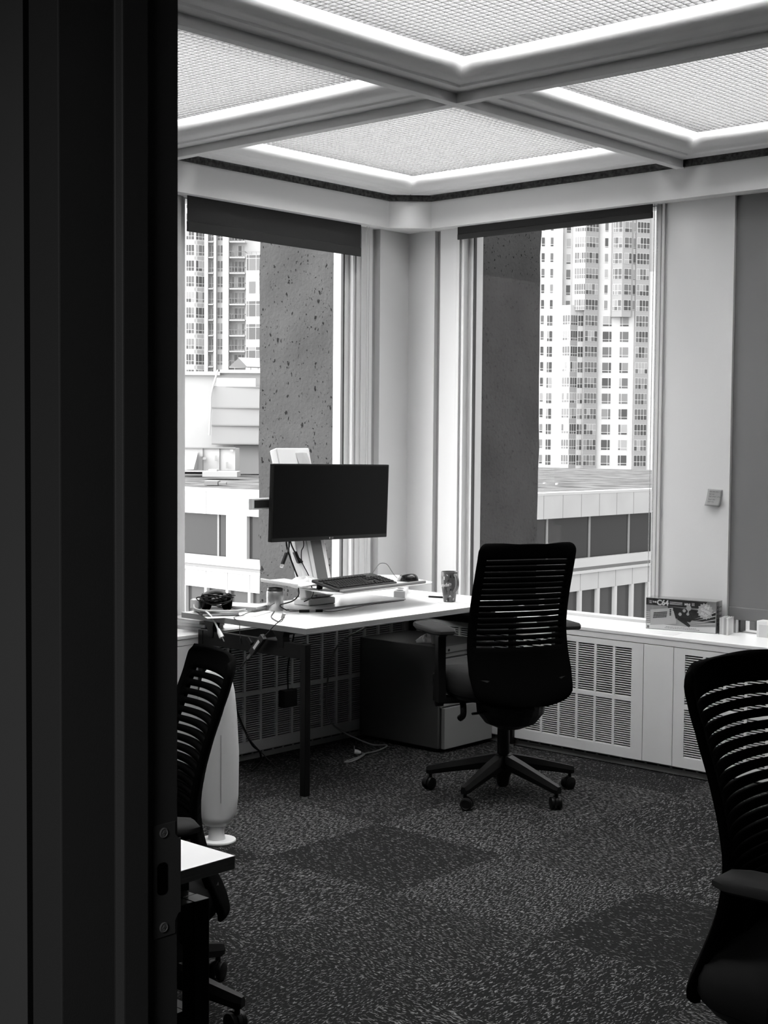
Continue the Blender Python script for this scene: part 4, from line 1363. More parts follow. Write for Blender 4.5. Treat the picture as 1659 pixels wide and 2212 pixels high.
mg = thing('mug', 'tall dark mug printed with small white and black pictures', 'mug', (0.757, -0.535, TOP + 0.0016))
M_MUG = G('mug_glaze', 0.085, 0.25, 0.5)
b = MB(); b.lathe([(0.0, 0.0), (0.0285, 0.0), (0.0305, 0.003), (0.036, 0.045), (0.0415, 0.085), (0.0425, 0.115), (0.0428, 0.150), (0.0410, 0.151), (0.0395, 0.148), (0.0385, 0.11), (0.028, 0.006), (0.0, 0.005)], 40, cap=False)
b.build('body', M_MUG, mg, smooth=35)
# handle towards the image right: world direction
ha = math.atan2(0.60, 0.80)
Mh = Matrix.Rotation(ha - R(58), 4, 'Z')
b = MB(); b.tube([Mh @ Vector(q) for q in ((0.038, 0, 0.130), (0.058, 0, 0.136), (0.073, 0, 0.118), (0.076, 0, 0.094), (0.068, 0, 0.072), (0.040, 0, 0.052))], 0.0075, 10, smooth=8, flat=1.3)
b.build('handle', M_MUG, mg, smooth=60)
def mug_r(z):
    pts_ = [(0.003, 0.0305), (0.045, 0.036), (0.085, 0.0415), (0.115, 0.0425), (0.150, 0.0428)]
    for (z0, r0), (z1, r1) in zip(pts_, pts_[1:]):
        if z <= z1: return r0 + (r1 - r0) * (z - z0) / (z1 - z0)
    return pts_[-1][1]
view_a = math.atan2(-0.74, 0.67)
def wrap(poly_u_z, a0, mb):
    vs = []
    for u, z in poly_u_z:
        r_ = mug_r(z) + 0.0006
        a = view_a + a0 + u / 0.04
        vs.append((r_ * math.cos(a), r_ * math.sin(a), z))
    mb.add(vs, [tuple(range(len(vs)))])
pale = MB(); dark = MB()
def blob(a0, z, pts, mb): wrap([(u * 0.001, z + v * 0.001) for u, v in pts], a0, mb)
blob(-0.35, 0.134, [(-5, 3), (0, 5), (6, -3), (1, -2), (-1, 1)], pale)
blob(-0.75, 0.120, [(-4, 8), (4, 8), (3, -9), (-3, -9)], pale)
blob(0.05, 0.132, [(0, 9), (5, -9), (-5, -9)], dark)
blob(-0.22, 0.112, [(3, 8), (5, -2), (7, -8), (-5, -8), (-5, -4), (0, -2)], dark)
for q in ([(-5, 5), (5, 5), (5, 3), (-5, 3)], [(-5, -3), (5, -3), (5, -5), (-5, -5)], [(-5, 3), (-3, 3), (-3, -3), (-5, -3)], [(3, 3), (5, 3), (5, -3), (3, -3)]):
    blob(0.0, 0.091, q, pale)
# animal with antlers, standing
blob(-0.25, 0.054, [(-9, 4), (8, 5), (9, 0), (-8, -3)], dark)
for q in ([(-8, -2), (-6, -2), (-6, -13), (-8, -13)], [(6, 0), (8, 0), (9, -12), (7, -12)], [(-12, 16), (-8, 14), (-7, 3), (-10, 3)], [(-15, 14), (-9, 16), (-9, 12), (-14, 11)], [(-7, 22), (-5, 21), (-8, 14), (-10, 15)], [(-15, 21), (-13, 22), (-10, 15), (-11, 14)]):
    blob(-0.25, 0.054, q, dark)
blob(0.02, 0.031, [(-8, -4), (8, -4), (4, 3), (0, 6), (-4, 2)], pale)
blob(-0.25, 0.014, [(-6, 8), (-2, 10), (0, 6), (3, 10), (6, 5), (4, -9), (0, -6), (-4, -9)], dark)
blob(0.08, 0.063, [(-4, 5), (4, 5), (5, -4), (-5, -4)], dark)
blob(0.55, 0.014, [(-2, 6), (4, 8), (3, -5), (-3, -5)], pale)
blob(-0.5, 0.006, [(-4, 5), (4, 4), (3, -2), (-3, -2)], pale)
tm = text_mesh('Canada', 0.024, bold=0.0006)
vs = []
for v in tm.vertices:
    z = 0.084 + v.co.y + 0.15 * v.co.x
    a = view_a - 0.98 + v.co.x / 0.042
    r_ = mug_r(z) + 0.0007
    vs.append((r_ * math.cos(a), r_ * math.sin(a), z))
pale.add(vs, [tuple(p_.vertices) for p_ in tm.polygons])
pale.build('pale_print', G('print_white', 0.65, 0.4), mg, fix=False)
dark.build('dark_print', G('print_black', 0.004, 0.4), mg, fix=False)

# ------------------------------------------------------------------ things on the sill
for k, (dx, rz, th, lab) in enumerate(((0.0, 4, 0.016, 'white book at the bottom of the stack on the sill left of the desk'), (0.006, 10, 0.014, 'white book in the middle of the stack on the sill left of the desk'), (-0.004, 2, 0.018, 'white book on top of the stack on the sill left of the desk'))):
    z = HZ + (0.0, 0.0165, 0.031)[k]
    s_ = thing('book', lab, 'book', (0.085 + dx, -1.60, z + 0.0002), R(rz), 'books on the sill left of the desk')
    b = MB(); b.box(-0.11, -0.075, 0.0015, 0.108, 0.073, th - 0.0015); b.build('pages', M_PAPER, s_)
    b = MB(); b.box(-0.112, -0.077, 0, 0.112, 0.077, 0.0015); b.box(-0.112, -0.077, th - 0.0015, 0.112, 0.077, th); b.box(-0.112, -0.077, 0.0015, -0.110, 0.077, th - 0.0015)
    b.build('cover', G('book_cover_%d' % k, (0.5, 0.7, 0.4)[k], 0.5), s_)

# carton of a small retro computer
cb = thing('product_carton', 'printed retro computer carton in clear wrap on the window sill', 'box', (1.605, -0.082, HZ + 0.0004), R(10.5))
CW, CD, CH = 0.345, 0.085, 0.150
b = MB(); b.box(0, 0, 0, CW, CD, CH); b.build('carton', G('carton_print', 0.30, 0.35, 0.45, noise=0.35, nscale=9), cb, bevel=0.0015)
def face(u, v, w=0.0):            # point on the printed front face
    return (u, -0.0004 - w, v)
def quad(mb, pts, w=0.0): mb.add([face(u, v, w) for u, v in pts], [tuple(range(len(pts)))])
dk_ = MB()
quad(dk_, [(0.0, 0.115), (0.30, 0.112), (0.30, 0.146), (0.0, 0.148)])
quad(dk_, [(0.10, 0.06), (0.34, 0.05), (0.343, 0.10), (0.11, 0.113)])
dk_.build('dark_print', G('carton_dark', 0.03, 0.35, 0.45), cb, fix=False)
bt = MB(); quad(bt, [(0.002, 0.002), (0.343, 0.002), (0.343, 0.030), (0.20, 0.022), (0.002, 0.028)], 0.0001); bt.build('white_print', G('carton_white', 0.8, 0.35, 0.45), cb, fix=False)
tx_ = MB()
def put_text(mb, s, size, u, v, rot=0.0, w=0.0006, bold=0.0):
    M_ = Matrix.Translation((u, -w, v)) @ Matrix.Rotation(R(90), 4, 'X') @ Matrix.Rotation(R(rot), 4, 'Z')
    mb.mesh(text_mesh(s, size, bold=bold), M_)
put_text(tx_, 'THE', 0.011, 0.042, 0.130, bold=0.0005)
put_text(tx_, 'C64', 0.034, 0.083, 0.128, bold=0.0015)
put_text(tx_, 'MINI', 0.014, 0.205, 0.128, bold=0.0006)
for k in range(3):
    quad(tx_, [(0.016, 0.124 + 0.005 * k), (0.028, 0.124 + 0.005 * k), (0.028, 0.126 + 0.005 * k), (0.016, 0.126 + 0.005 * k)], 0.0005)
    quad(tx_, [(0.118, 0.124 + 0.005 * k), (0.180, 0.124 + 0.005 * k), (0.180, 0.126 + 0.005 * k), (0.118, 0.126 + 0.005 * k)], 0.0005)
    quad(tx_, [(0.226, 0.124 + 0.005 * k), (0.24, 0.124 + 0.005 * k), (0.24, 0.126 + 0.005 * k), (0.226, 0.126 + 0.005 * k)], 0.0005)
tx_.build('lettering', G('print_pale', 0.75, 0.4), cb, fix=False)
# starburst with GAMES
sb = MB()
pts = []
for k in range(32):
    r_ = 0.040 if k % 2 else 0.033
    a = 2 * PI * k / 32
    pts.append((0.292 + r_ * math.cos(a), 0.102 + r_ * math.sin(a)))
quad(sb, pts, 0.0003); sbo = sb.build('starburst', G('starburst_grey', 0.5, 0.35), cb, fix=False)
gt = MB()
put_text(gt, '64', 0.024, 0.300, 0.120, -25, 0.0009, 0.001); put_text(gt, 'GAMES', 0.016, 0.294, 0.102, -25, 0.0009, 0.0008); put_text(gt, 'JEUX', 0.016, 0.287, 0.085, -25, 0.0009, 0.0008)
gt.build('starburst_lettering', G('print_pale', 0.75), sbo, fix=False)
# picture of the little computer and joystick
pk = MB(); quad(pk, [(0.022, 0.030), (0.152, 0.046), (0.133, 0.108), (0.022, 0.092)], 0.0004); quad(pk, [(0.022, 0.018), (0.150, 0.032), (0.152, 0.046), (0.022, 0.030)], 0.0004); pk.build('computer_picture', G('pic_beige', 0.55, 0.4), cb, fix=False)
kk2 = MB()
for r_ in range(4):
    for c_ in range(13):
        u = 0.036 + 0.0052 * c_ + 0.001 * r_; v = 0.052 + 0.0075 * r_ + 0.0007 * c_
        quad(kk2, [(u, v), (u + 0.0042, v + 0.0005), (u + 0.0042, v + 0.006), (u, v + 0.0055)], 0.0007)
for r_ in range(4):
    v = 0.070 + 0.008 * r_
    quad(kk2, [(0.118, v), (0.126, v + 0.001), (0.126, v + 0.007), (0.118, v + 0.006)], 0.0007)
jy = kk2
quad(jy, [(0.175, 0.05), (0.22, 0.045), (0.232, 0.06), (0.225, 0.085), (0.20, 0.095), (0.18, 0.085)], 0.0005)
quad(jy, [(0.155, 0.055), (0.19, 0.035), (0.215, 0.020), (0.222, 0.03), (0.20, 0.05), (0.17, 0.068)], 0.0005)
quad(jy, [(0.133, 0.10), (0.165, 0.085), (0.165, 0.082), (0.133, 0.096)], 0.0005)
jy.build('keys_picture', G('pic_dark', 0.03, 0.4), cb, fix=False)
jp = MB()
def disc(mb, u, v, r_, w): quad(mb, [(u + r_ * math.cos(2 * PI * k / 16), v + r_ * math.sin(2 * PI * k / 16)) for k in range(16)], w)
disc(jp, 0.212, 0.112, 0.013, 0.0008); disc(jp, 0.190, 0.098, 0.008, 0.0008); disc(jp, 0.170, 0.080, 0.008, 0.0008); disc(jp, 0.208, 0.083, 0.007, 0.0008)
quad(jp, [(0.206, 0.083), (0.211, 0.083), (0.214, 0.105), (0.209, 0.105)], 0.0008)
jp.build('joystick_picture', G('pic_stick', 0.45, 0.4), cb, fix=False)
st_ = MB()
for k in range(5):
    a = 0.022 + 0.010 * k
    quad(st_, [(0.225 + 0.004 * k, a), (0.30, a + 0.004 + 0.004 * k), (0.343, a + 0.006 + 0.008 * k), (0.343, a + 0.010 + 0.008 * k), (0.30, a + 0.007 + 0.004 * k)], 0.0003)
for k in range(6):
    v = 0.033 + 0.009 * k
    quad(st_, [(0.002, v), (0.02, v), (0.02, v + 0.003), (0.002, v + 0.003)], 0.0003)
st_.build('stripes', G('print_pale', 0.75), cb, fix=False)
sm_ = MB()
rnd = random.Random(9)
for r_, (u0, n) in enumerate(((0.10, 16), (0.095, 18))):
    u = u0
    for k in range(n):
        w = rnd.uniform(0.004, 0.012)
        quad(sm_, [(u, 0.015 - 0.006 * r_), (u + w, 0.015 - 0.006 * r_), (u + w, 0.0172 - 0.006 * r_), (u, 0.0172 - 0.006 * r_)], 0.0004)
        u += w + 0.002
for q in ([(0.006, 0.004), (0.017, 0.004), (0.017, 0.016), (0.006, 0.016)],):
    quad(sm_, q, 0.0003)
sm_.build('small_print', G('pic_mid', 0.18, 0.4), cb, fix=False)
sd = MB()
for k in range(5):
    sd.box(CW, 0.012, 0.035 + 0.020 * k, CW + 0.0005, 0.030, 0.048 + 0.020 * k)
    sd.box(CW, 0.038, 0.038 + 0.020 * k, CW + 0.0005, 0.075, 0.044 + 0.020 * k)
sd.build('side_print', G('pic_side', 0.08, 0.4), cb, fix=False)
b = MB(); b.box(-0.001, -0.002, -0.0, CW + 0.001, CD + 0.001, CH + 0.001)
b.build('clear_wrap', glass_mat('wrap_film', 0.97, 1.3), cb)
# books standing between carton and blind
for k, (x, th, v, lab) in enumerate(((1.960, 0.012, 0.45, 'pale grey book standing nearest to the carton by the blind'), (1.974, 0.010, 0.60, 'white book standing second from the carton by the blind'), (1.986, 0.013, 0.35, 'grey book standing third from the carton by the blind'), (2.001, 0.009, 0.75, 'white book standing at the open end of the row by the blind'))):
    s_ = thing('book', lab, 'book', (x, -0.015 - 0.003 * k, HZ + 0.0003), R(14), 'books standing on the right sill')
    b = MB(); b.box(0.0015, 0.002, 0.001, th - 0.0015, 0.095, 0.076); b.build('pages', M_PAPER, s_)
    b = MB(); b.box(0, 0, 0, 0.0015, 0.097, 0.078); b.box(th - 0.0015, 0, 0, th, 0.097, 0.078); b.box(0.0015, 0, 0, th - 0.0015, 0.0015, 0.078); b.build('cover', G('spine_%d' % k, v, 0.5), s_)
# white bin-like box behind the blind's hem
wb = thing('storage_box', 'white box on the sill under the blind at the right edge', 'box', (2.125, 0.03, HZ + 0.0003))
b = MB(); b.box(0, 0, 0, 0.16, 0.06, 0.075); b.build('body', M_WHITEP, wb, bevel=0.003)
b = MB(); b.box(0.014, -0.0015, 0.0, 0.146, 0.0, 0.058); b.build('front_panel', G('box_panel', 0.65), wb)
sheet('pale flat leaflet lying on the sill before the carton', (1.72, -0.17), 0.21, 0.10, R(8), HZ + 0.0002, G('leaflet', 0.72, 0.4))
# sticky note on the pier
sn = thing('sticky_note', 'grey sticky note with handwriting on the pier between the windows', 'note', (1.8725, 0.0795, 1.275))
b = MB()
def nf(u, v):
    return ((u - 0.5) * 0.078 + (v - 1) * 0.011 * 0 - (1 - v) * 0.008, -0.0004 - 0.016 * (1 - v) ** 2.0, (v - 0.5) * 0.078 - (u - 0.5) * 0.003)
b.grid(nf, 6, 10); b.build('sheet', G('note_paper', 0.24, 0.8, 0.2), sn, smooth=60, solid=0.0004)
b = MB()
rnd = random.Random(4)
for r_, n in ((0.86, 3), (0.70, 2), (0.56, 3), (0.38, 2), (0.24, 2)):
    u = 0.14
    for k in range(n):
        L_ = rnd.uniform(0.12, 0.26)
        pts = []
        for q in range(10):
            uu = u + L_ * q / 9; vv = r_ + 0.022 * math.sin(q * 2.2 + k) * (1 if q % 2 else -1)
            p_ = nf(uu, vv); pts.append((p_[0], p_[1] - 0.0007, p_[2]))
        b.tube(pts, 0.0006, 4)
        u += L_ + 0.07
        if u > 0.75: break
b.build('handwriting', G('pencil', 0.08), sn)

# ------------------------------------------------------------------ cables under the desk and on the floor
fc = thing('white_cable', 'white cable with a plug lying on the carpet before the drawer pedestal', 'cable', (0, 0, 0))
b = MB(); b.tube([(0.47, -0.80, 0.62), (0.30, -0.86, 0.50), (0.27, -0.90, 0.30), (0.30, -0.90, 0.12), (0.42, -0.76, 0.012), (0.50, -0.71, 0.006), (0.54, -0.78, 0.006), (0.555, -0.86, 0.006), (0.56, -0.93, 0.008), (0.585, -1.00, 0.006), (0.60, -1.10, 0.006), (0.615, -1.13, 0.006), (0.62, -1.08, 0.006), (0.59, -0.97, 0.014), (0.545, -0.945, 0.012)], 0.0045, 7, smooth=7)
b.build('cord', G('floor_cord', 0.16), fc, smooth=60)
b = MB(); b.tube([(0.548, -0.948, 0.014), (0.535, -0.96, 0.016), (0.525, -0.972, 0.020)], [0.007, 0.013, 0.012], 8); b.build('plug', M_LGREYP, fc, smooth=50)
b = MB(); b.rod((0.520, -0.965, 0.028), (0.520, -0.965, 0.046), 0.0022, 6); b.build('prong', M_STEEL, fc)
bb = thing('power_brick', 'black power brick hanging on its cord under the desk before the heater grille', 'power brick', (0, 0, 0))
b = MB(); b.box(0.36, -1.325, 0.262, 0.40, -1.235, 0.345); b.build('brick', M_BLACKP, bb, bevel=0.005)
b = MB(); b.tube([(0.38, -1.28, 0.345), (0.378, -1.28, 0.45), (0.40, -1.275, 0.56), (0.41, -1.27, 0.617)], 0.004, 6, smooth=6); b.build('cord', M_BLACKP, bb, smooth=60)
cable('floor_cable', 'black cable loop against the heater plinth under the desk', [(0.47, -1.73, 0.59), (0.45, -1.70, 0.45), (0.44, -1.66, 0.30), (0.36, -1.50, 0.12), (0.29, -1.38, 0.05), (0.28, -1.36, 0.01), (0.32, -1.40, 0.005), (0.42, -1.55, 0.005)], 0.005, M_BLACKP)
# ================================================================== OUTSIDE
struct(MB().box(-400, -60, -30, 120, 420, -29.5).build('ground', G('ground_grey', 0.30, 0.9)))
# corner pillar of pitted concrete outside the windows
def ragged(p0, p1, n, amp, seed):
    rnd = random.Random(seed)
    return [(p0 + (p1 - p0) * k / n, rnd.uniform(-amp, amp)) for k in range(n + 1)]
pl_ = thing('concrete_pillar', 'square pitted concrete pillar standing outside the window corner', 'pillar', (0, 0, 0))
PA, PL, PM = 0.27, -1.484, 1.615
nz = 90
rnd = random.Random(11)
off = [[0.0] * (nz + 1) for _ in range(4)]
for c in range(4):
    v = 0
    for k in range(nz + 1):
        v = v * 0.55 + rnd.uniform(-1, 1) * 0.006
        off[c][k] = v + (0.012 * rnd.random() if rnd.random() < 0.12 else 0)
vs = []; fs = []
for k in range(nz + 1):
    z = -8 + 14.0 * k / nz
    a, b_, c_, d_ = (off[i][k] for i in range(4))
    ring = [(PL + a, PA), (PL + 0.02 + a, PA), (-PA - 0.02, PA), (-PA, PA + 0.02), (-PA, PM - 0.02 + c_), (-PA - 0.0, PM + c_), (-PA - 0.02, PM + 0.02 + c_), (PL, PM)]
    vs += [(q[0], q[1], z) for q in ring]
for k in range(nz):
    for i in range(8):
        i2 = (i + 1) % 8
        fs.append((k * 8 + i, k * 8 + i2, k * 8 + 8 + i2, k * 8 + 8 + i))
fs.append(tuple(range(7, -1, -1))); fs.append(tuple(nz * 8 + i for i in range(8)))
b = MB(); b.add(vs, fs)
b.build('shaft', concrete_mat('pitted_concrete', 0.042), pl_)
h_ = MB()
for y, z in ((0.70, 2.02), (0.66, 1.02)):
    h_.lathe([(0.0, 0.0), (0.022, 0.0), (0.022, 0.004), (0.0, 0.004)], 20, M=Matrix.Translation((-PA, y, z)) @ Matrix.Rotation(R(90), 4, 'Y'), cap=False)
h_.build('tie_holes', G('tie_hole_black', 0.004, 1, 0), pl_)

M_BWHITE = G('building_white', 0.40, 0.8, 0.2, noise=0.05, nscale=0.4)
M_BGREY = G('building_grey', 0.28, 0.8, 0.2)
M_SPAN = G('spandrel_panel', 0.36, 0.6, 0.3, noise=0.06, nscale=0.7)
M_DARKGL = G('building_glass', 0.03, 0.15, 0.12)
M_ROOFG = G('roof_gravel', 0.10, 0.95, 0.1, noise=0.6, nscale=0.8)
M_WIN = [G('window_pane_%d' % k, v, 0.12, 0.6) for k, v in enumerate((0.04, 0.09, 0.16, 0.24))]
M_WFR = G('tower_window_frame', 0.50, 0.6)

# ------------------------------------------------------------------ low office wing opposite, wrapping the corner
lb = thing('office_building', 'low office block with pale panels and dark ribbon windows outside', 'building', (0, 0, 0))
X0, Y0 = -29.8, 35.0
zr, zs1, zw1, zs2, zs2b, zbot = -0.76, -1.80, -3.62, -4.15, -5.02, -30.0
b = MB(); b.box(X0 - 60, Y0, zs1, X0, Y0 + 60, zr - 0.10); b.build('roof', M_ROOFG, lb)
b = MB(); b.box(X0 - 60, Y0 + 0.25, zbot, X0 - 0.25, Y0 + 60, zs1); b.build('core', M_BGREY, lb)
b = MB()
b.box(X0 - 60, Y0 - 0.05, zr - 0.05, X0 + 0.05, Y0 + 0.6, zr + 0.06); b.box(X0 - 0.6, Y0, zr - 0.05, X0 + 0.05, Y0 + 60, zr + 0.06)
b.build('parapet_coping', M_BWHITE, lb)
def band(z0, z1, mat, name, out=0.0):
    mb = MB(); mb.box(X0 - 60, Y0 - out, z0, X0 + out, Y0 + 0.3, z1); mb.box(X0 - 0.3, Y0 - out, z0, X0 + out, Y0 + 60, z1)
    return mb.build(name, mat, lb)
s1 = band(zs1, zr - 0.05, M_SPAN, 'upper_spandrel', 0.04)
band(zw1, zs1, M_DARKGL, 'ribbon_glazing', -0.15)
band(-4.00, zw1, M_BWHITE, 'window_ledge', 0.10)
band(zs2, -4.00, M_BGREY, 'ledge_recess', -0.05)
band(zs2 - 0.12, zs2, M_BWHITE, 'lower_coping', 0.12)
s2 = band(zs2b, zs2 - 0.12, M_SPAN, 'lower_spandrel', 0.04)
band(-8.5, zs2b, G('lower_glass', 0.045, 0.15, 0.15), 'lower_glazing', -0.10)
j1 = MB(); j2 = MB(); mu = MB()
k = 0
while k < 30:
    xj = X0 - 1.0 - 1.40 * k
    yj = Y0 + 0.95 + 1.40 * k
    j1.box(xj, Y0 - 0.05, zs1, xj + 0.03, Y0, zr - 0.05); j1.box(X0, yj, zs1, X0 + 0.05, yj + 0.03, zr - 0.05)
    j2.box(xj, Y0 - 0.05, zs2b, xj + 0.03, Y0, zs2 - 0.12); j2.box(X0, yj, zs2b, X0 + 0.05, yj + 0.03, zs2 - 0.12)
    mu.box(xj - 0.05, Y0 - 0.08, -8.5, xj + 0.10, Y0 + 0.2, zs2b); mu.box(X0 - 0.2, yj - 0.05, -8.5, X0 + 0.08, yj + 0.10, zs2b)
    k += 1
j1.build('panel_joints', M_GREYP, s1); j2.build('panel_joints', M_GREYP, s2)
mu.build('lower_mullions', M_BWHITE, lb)
co_ = MB()
for k in range(9):
    co_.box(X0 - 3.6 - 6.0 * k - 1.3, Y0 - 0.02, zw1, X0 - 3.6 - 6.0 * k, Y0 + 0.3, zs1)
    co_.box(X0 - 0.3, Y0 + 6.2 + 11 * k, zw1, X0 + 0.02, Y0 + 7.2 + 11 * k, zs1)
co_.build('wall_piers', M_BWHITE, lb)
mm = MB()
for k in range(16):
    mm.box(X0 - 2.0 - 3.2 * k, Y0 + 0.10, zw1, X0 - 1.9 - 3.2 * k, Y0 + 0.2, zs1)
    mm.box(X0 - 0.2, Y0 + 2.0 + 3.2 * k, zw1, X0 - 0.10, Y0 + 2.1 + 3.2 * k, zs1)
mm.build('ribbon_mullions', G('mullion_grey', 0.2), lb)

# rooftop plant seen through the left window
def pbox(mb, x0, y0, x1, y1, D, depth=3.0, M=None):
    """box whose front face fills the given stretch of the view at depth D, sides along the wing"""
    a = far(x0, y1, D); c = far(x1, y0, D)
    zlo = far((x0 + x1) / 2, y1, D).z; zhi = far((x0 + x1) / 2, y0, D).z
    n = Vector((a.x - c.x, a.y - c.y, 0)).normalized()
    w = CAM_F.copy(); w.z = 0; w.normalize()
    vs = []
    for q in (Vector((a.x, a.y, 0)), Vector((c.x, c.y, 0))):
        for d_ in (0, depth):
            for z in (zlo, zhi):
                vs.append(q + w * d_ + Vector((0, 0, z)))
    fs = [(0, 4, 5, 1), (2, 3, 7, 6), (0, 1, 3, 2), (4, 6, 7, 5), (1, 5, 7, 3), (0, 2, 6, 4)]
    mb.add(vs, fs)
    return mb
pt = thing('penthouse', 'white rooftop plant room seen through the left window', 'building', (0, 0, 0))
b = MB(); pbox(b, 330, 806, 612, 968, 92, 8); pbox(b, 330, 960, 612, 1020, 92.5, 8); b.build('wall', M_BWHITE, pt)
b = MB(); pbox(b, 457, 836, 612, 961, 90.5, 1.2); o = b.build('metal_cladding', G('cladding_white', 0.30, 0.6), pt)
b = MB()
for y in (836, 881, 919, 959): pbox(b, 457, y - 1.2, 612, y + 1.2, 90.35, 0.2)
b.build('cladding_ribs', M_GREYP, o)
b = MB(); pbox(b, 505, 962, 612, 1024, 91.2, 0.8); b.build('grey_base', M_BGREY, pt)
b = MB(); pbox(b, 330, 802, 475, 810, 91.5, 1.0); pbox(b, 475, 799, 612, 806, 91.5, 1.0); b.build('roof_edge', G('roof_edge_grey', 0.40), pt)
b = MB(); pbox(b, 468, 817, 552, 835, 90.9, 0.3); b.build('duct_panel', G('duct_white', 0.66), pt)
b = MB(); b.tube([far(470, 800, 91), far(466, 815, 90.5), far(456, 850, 90), far(455, 880, 90), far(452, 940, 90)], 0.06, 6, smooth=4); b.build('downpipe', M_BWHITE, pt)
hv = thing('air_handler', 'pale rooftop air handler with louvres before the white plant room', 'air handler', (0, 0, 0))
b = MB(); pbox(b, 380, 968, 508, 1016, 86, 2.5); b.build('cabinet', G('ahu_grey', 0.52, 0.6), hv)
b = MB()
for x in (438, 474): pbox(b, x, 968, x + 0.8, 1016, 85.9, 0.1)
pbox(b, 380, 966, 509, 968.5, 85.8, 0.3); b.build('seams', G('ahu_seam', 0.25), hv)
b = MB()
for x0, y0, x1, y1 in ((432, 975, 438, 986), (464, 984, 468, 996), (488, 998, 492, 1012), (497, 971, 504, 976), (438, 988, 445, 993)): pbox(b, x0, y0, x1, y1, 85.7, 0.1)
b.build('stickers', M_BWHITE, hv)
b = MB()
A_ = [far(403, 978, 83.5), far(428, 976, 85.8), far(428, 1012, 85.8), far(403, 1014, 83.5), far(417, 1014, 83.5), far(417, 1013, 83.5)]
b.add([far(400, 976, 85.8), far(428, 976, 85.8), far(428, 1014, 85.8), far(400, 1014, 85.8), far(400, 1014, 83.5), far(418, 1014, 83.5)], [(0, 1, 2, 3), (0, 4, 5, 1), (1, 5, 2), (3, 2, 5, 4), (0, 3, 4)])
b.build('intake_hood', G('hood_grey', 0.36), hv)
rf = thing('roof_duct', 'white flat rooftop duct lying before the air handler', 'duct', (0, 0, 0))
b = MB(); pbox(b, 437, 1019, 512, 1030, 80, 2.0); pbox(b, 450, 1014, 468, 1020, 81, 1.0); b.build('duct', M_BWHITE, rf)
b = MB(); pbox(b, 441, 1039, 470, 1048, 70, 1.2); pbox(b, 472, 1042, 488, 1047, 70, 0.5)
tag(b.build('roof_hatch', G('hatch_grey', 0.22), None), 'dark low hatch on the gravel roof seen through the left window', 'hatch')
for k, (x, y, D) in enumerate(((1176, 1049, 78), (1203, 1050, 76))):
    t_ = thing('roof_vent', ['pale roof vent nearest the concrete pillar in the right window', 'pale roof vent further from the pillar in the right window'][k], 'vent', far(x, y + 6, D))
    b = MB(); b.lathe([(0.06, 0), (0.06, 0.18), (0.09, 0.2), (0.09, 0.3), (0.0, 0.32)], 12); b.build('pipe', M_BWHITE, t_, smooth=40)
cy_ = thing('roof_canopy', 'small gabled canopy on the plant room roof in the left window', 'canopy', (0, 0, 0))
b = MB()
w = CAM_F.copy(); w.z = 0; w.normalize()
g0, g1, g2 = far(494, 793, 93), far(534, 794, 93), far(515, 774, 93)
sh3 = CAM_R * 3.2
b.add([g0, g1, g2, g0 + sh3 + w * 2, g1 + sh3 + w * 2, g2 + sh3 + w * 2], [(0, 1, 2), (3, 5, 4), (0, 2, 5, 3), (1, 4, 5, 2), (0, 3, 4, 1)])
b.build('gable_roof', G('canopy_grey', 0.16), cy_)
b = MB(); b.add([g2 + Vector((0, 0, 0.05)), g1 + Vector((0, 0, 0.05)), g1 + sh3 + w * 2 + Vector((0, 0, 0.05)), g2 + sh3 + w * 2 + Vector((0, 0, 0.05))], [(0, 1, 2, 3)]); b.build('roof_sheet', M_BWHITE, cy_, solid=0.05)
for x in (506, 541, 557):
    b = MB(); pbox(b, x, 793, x + 1.3, 803, 93.5, 0.1); b.build('post', M_BWHITE, cy_)

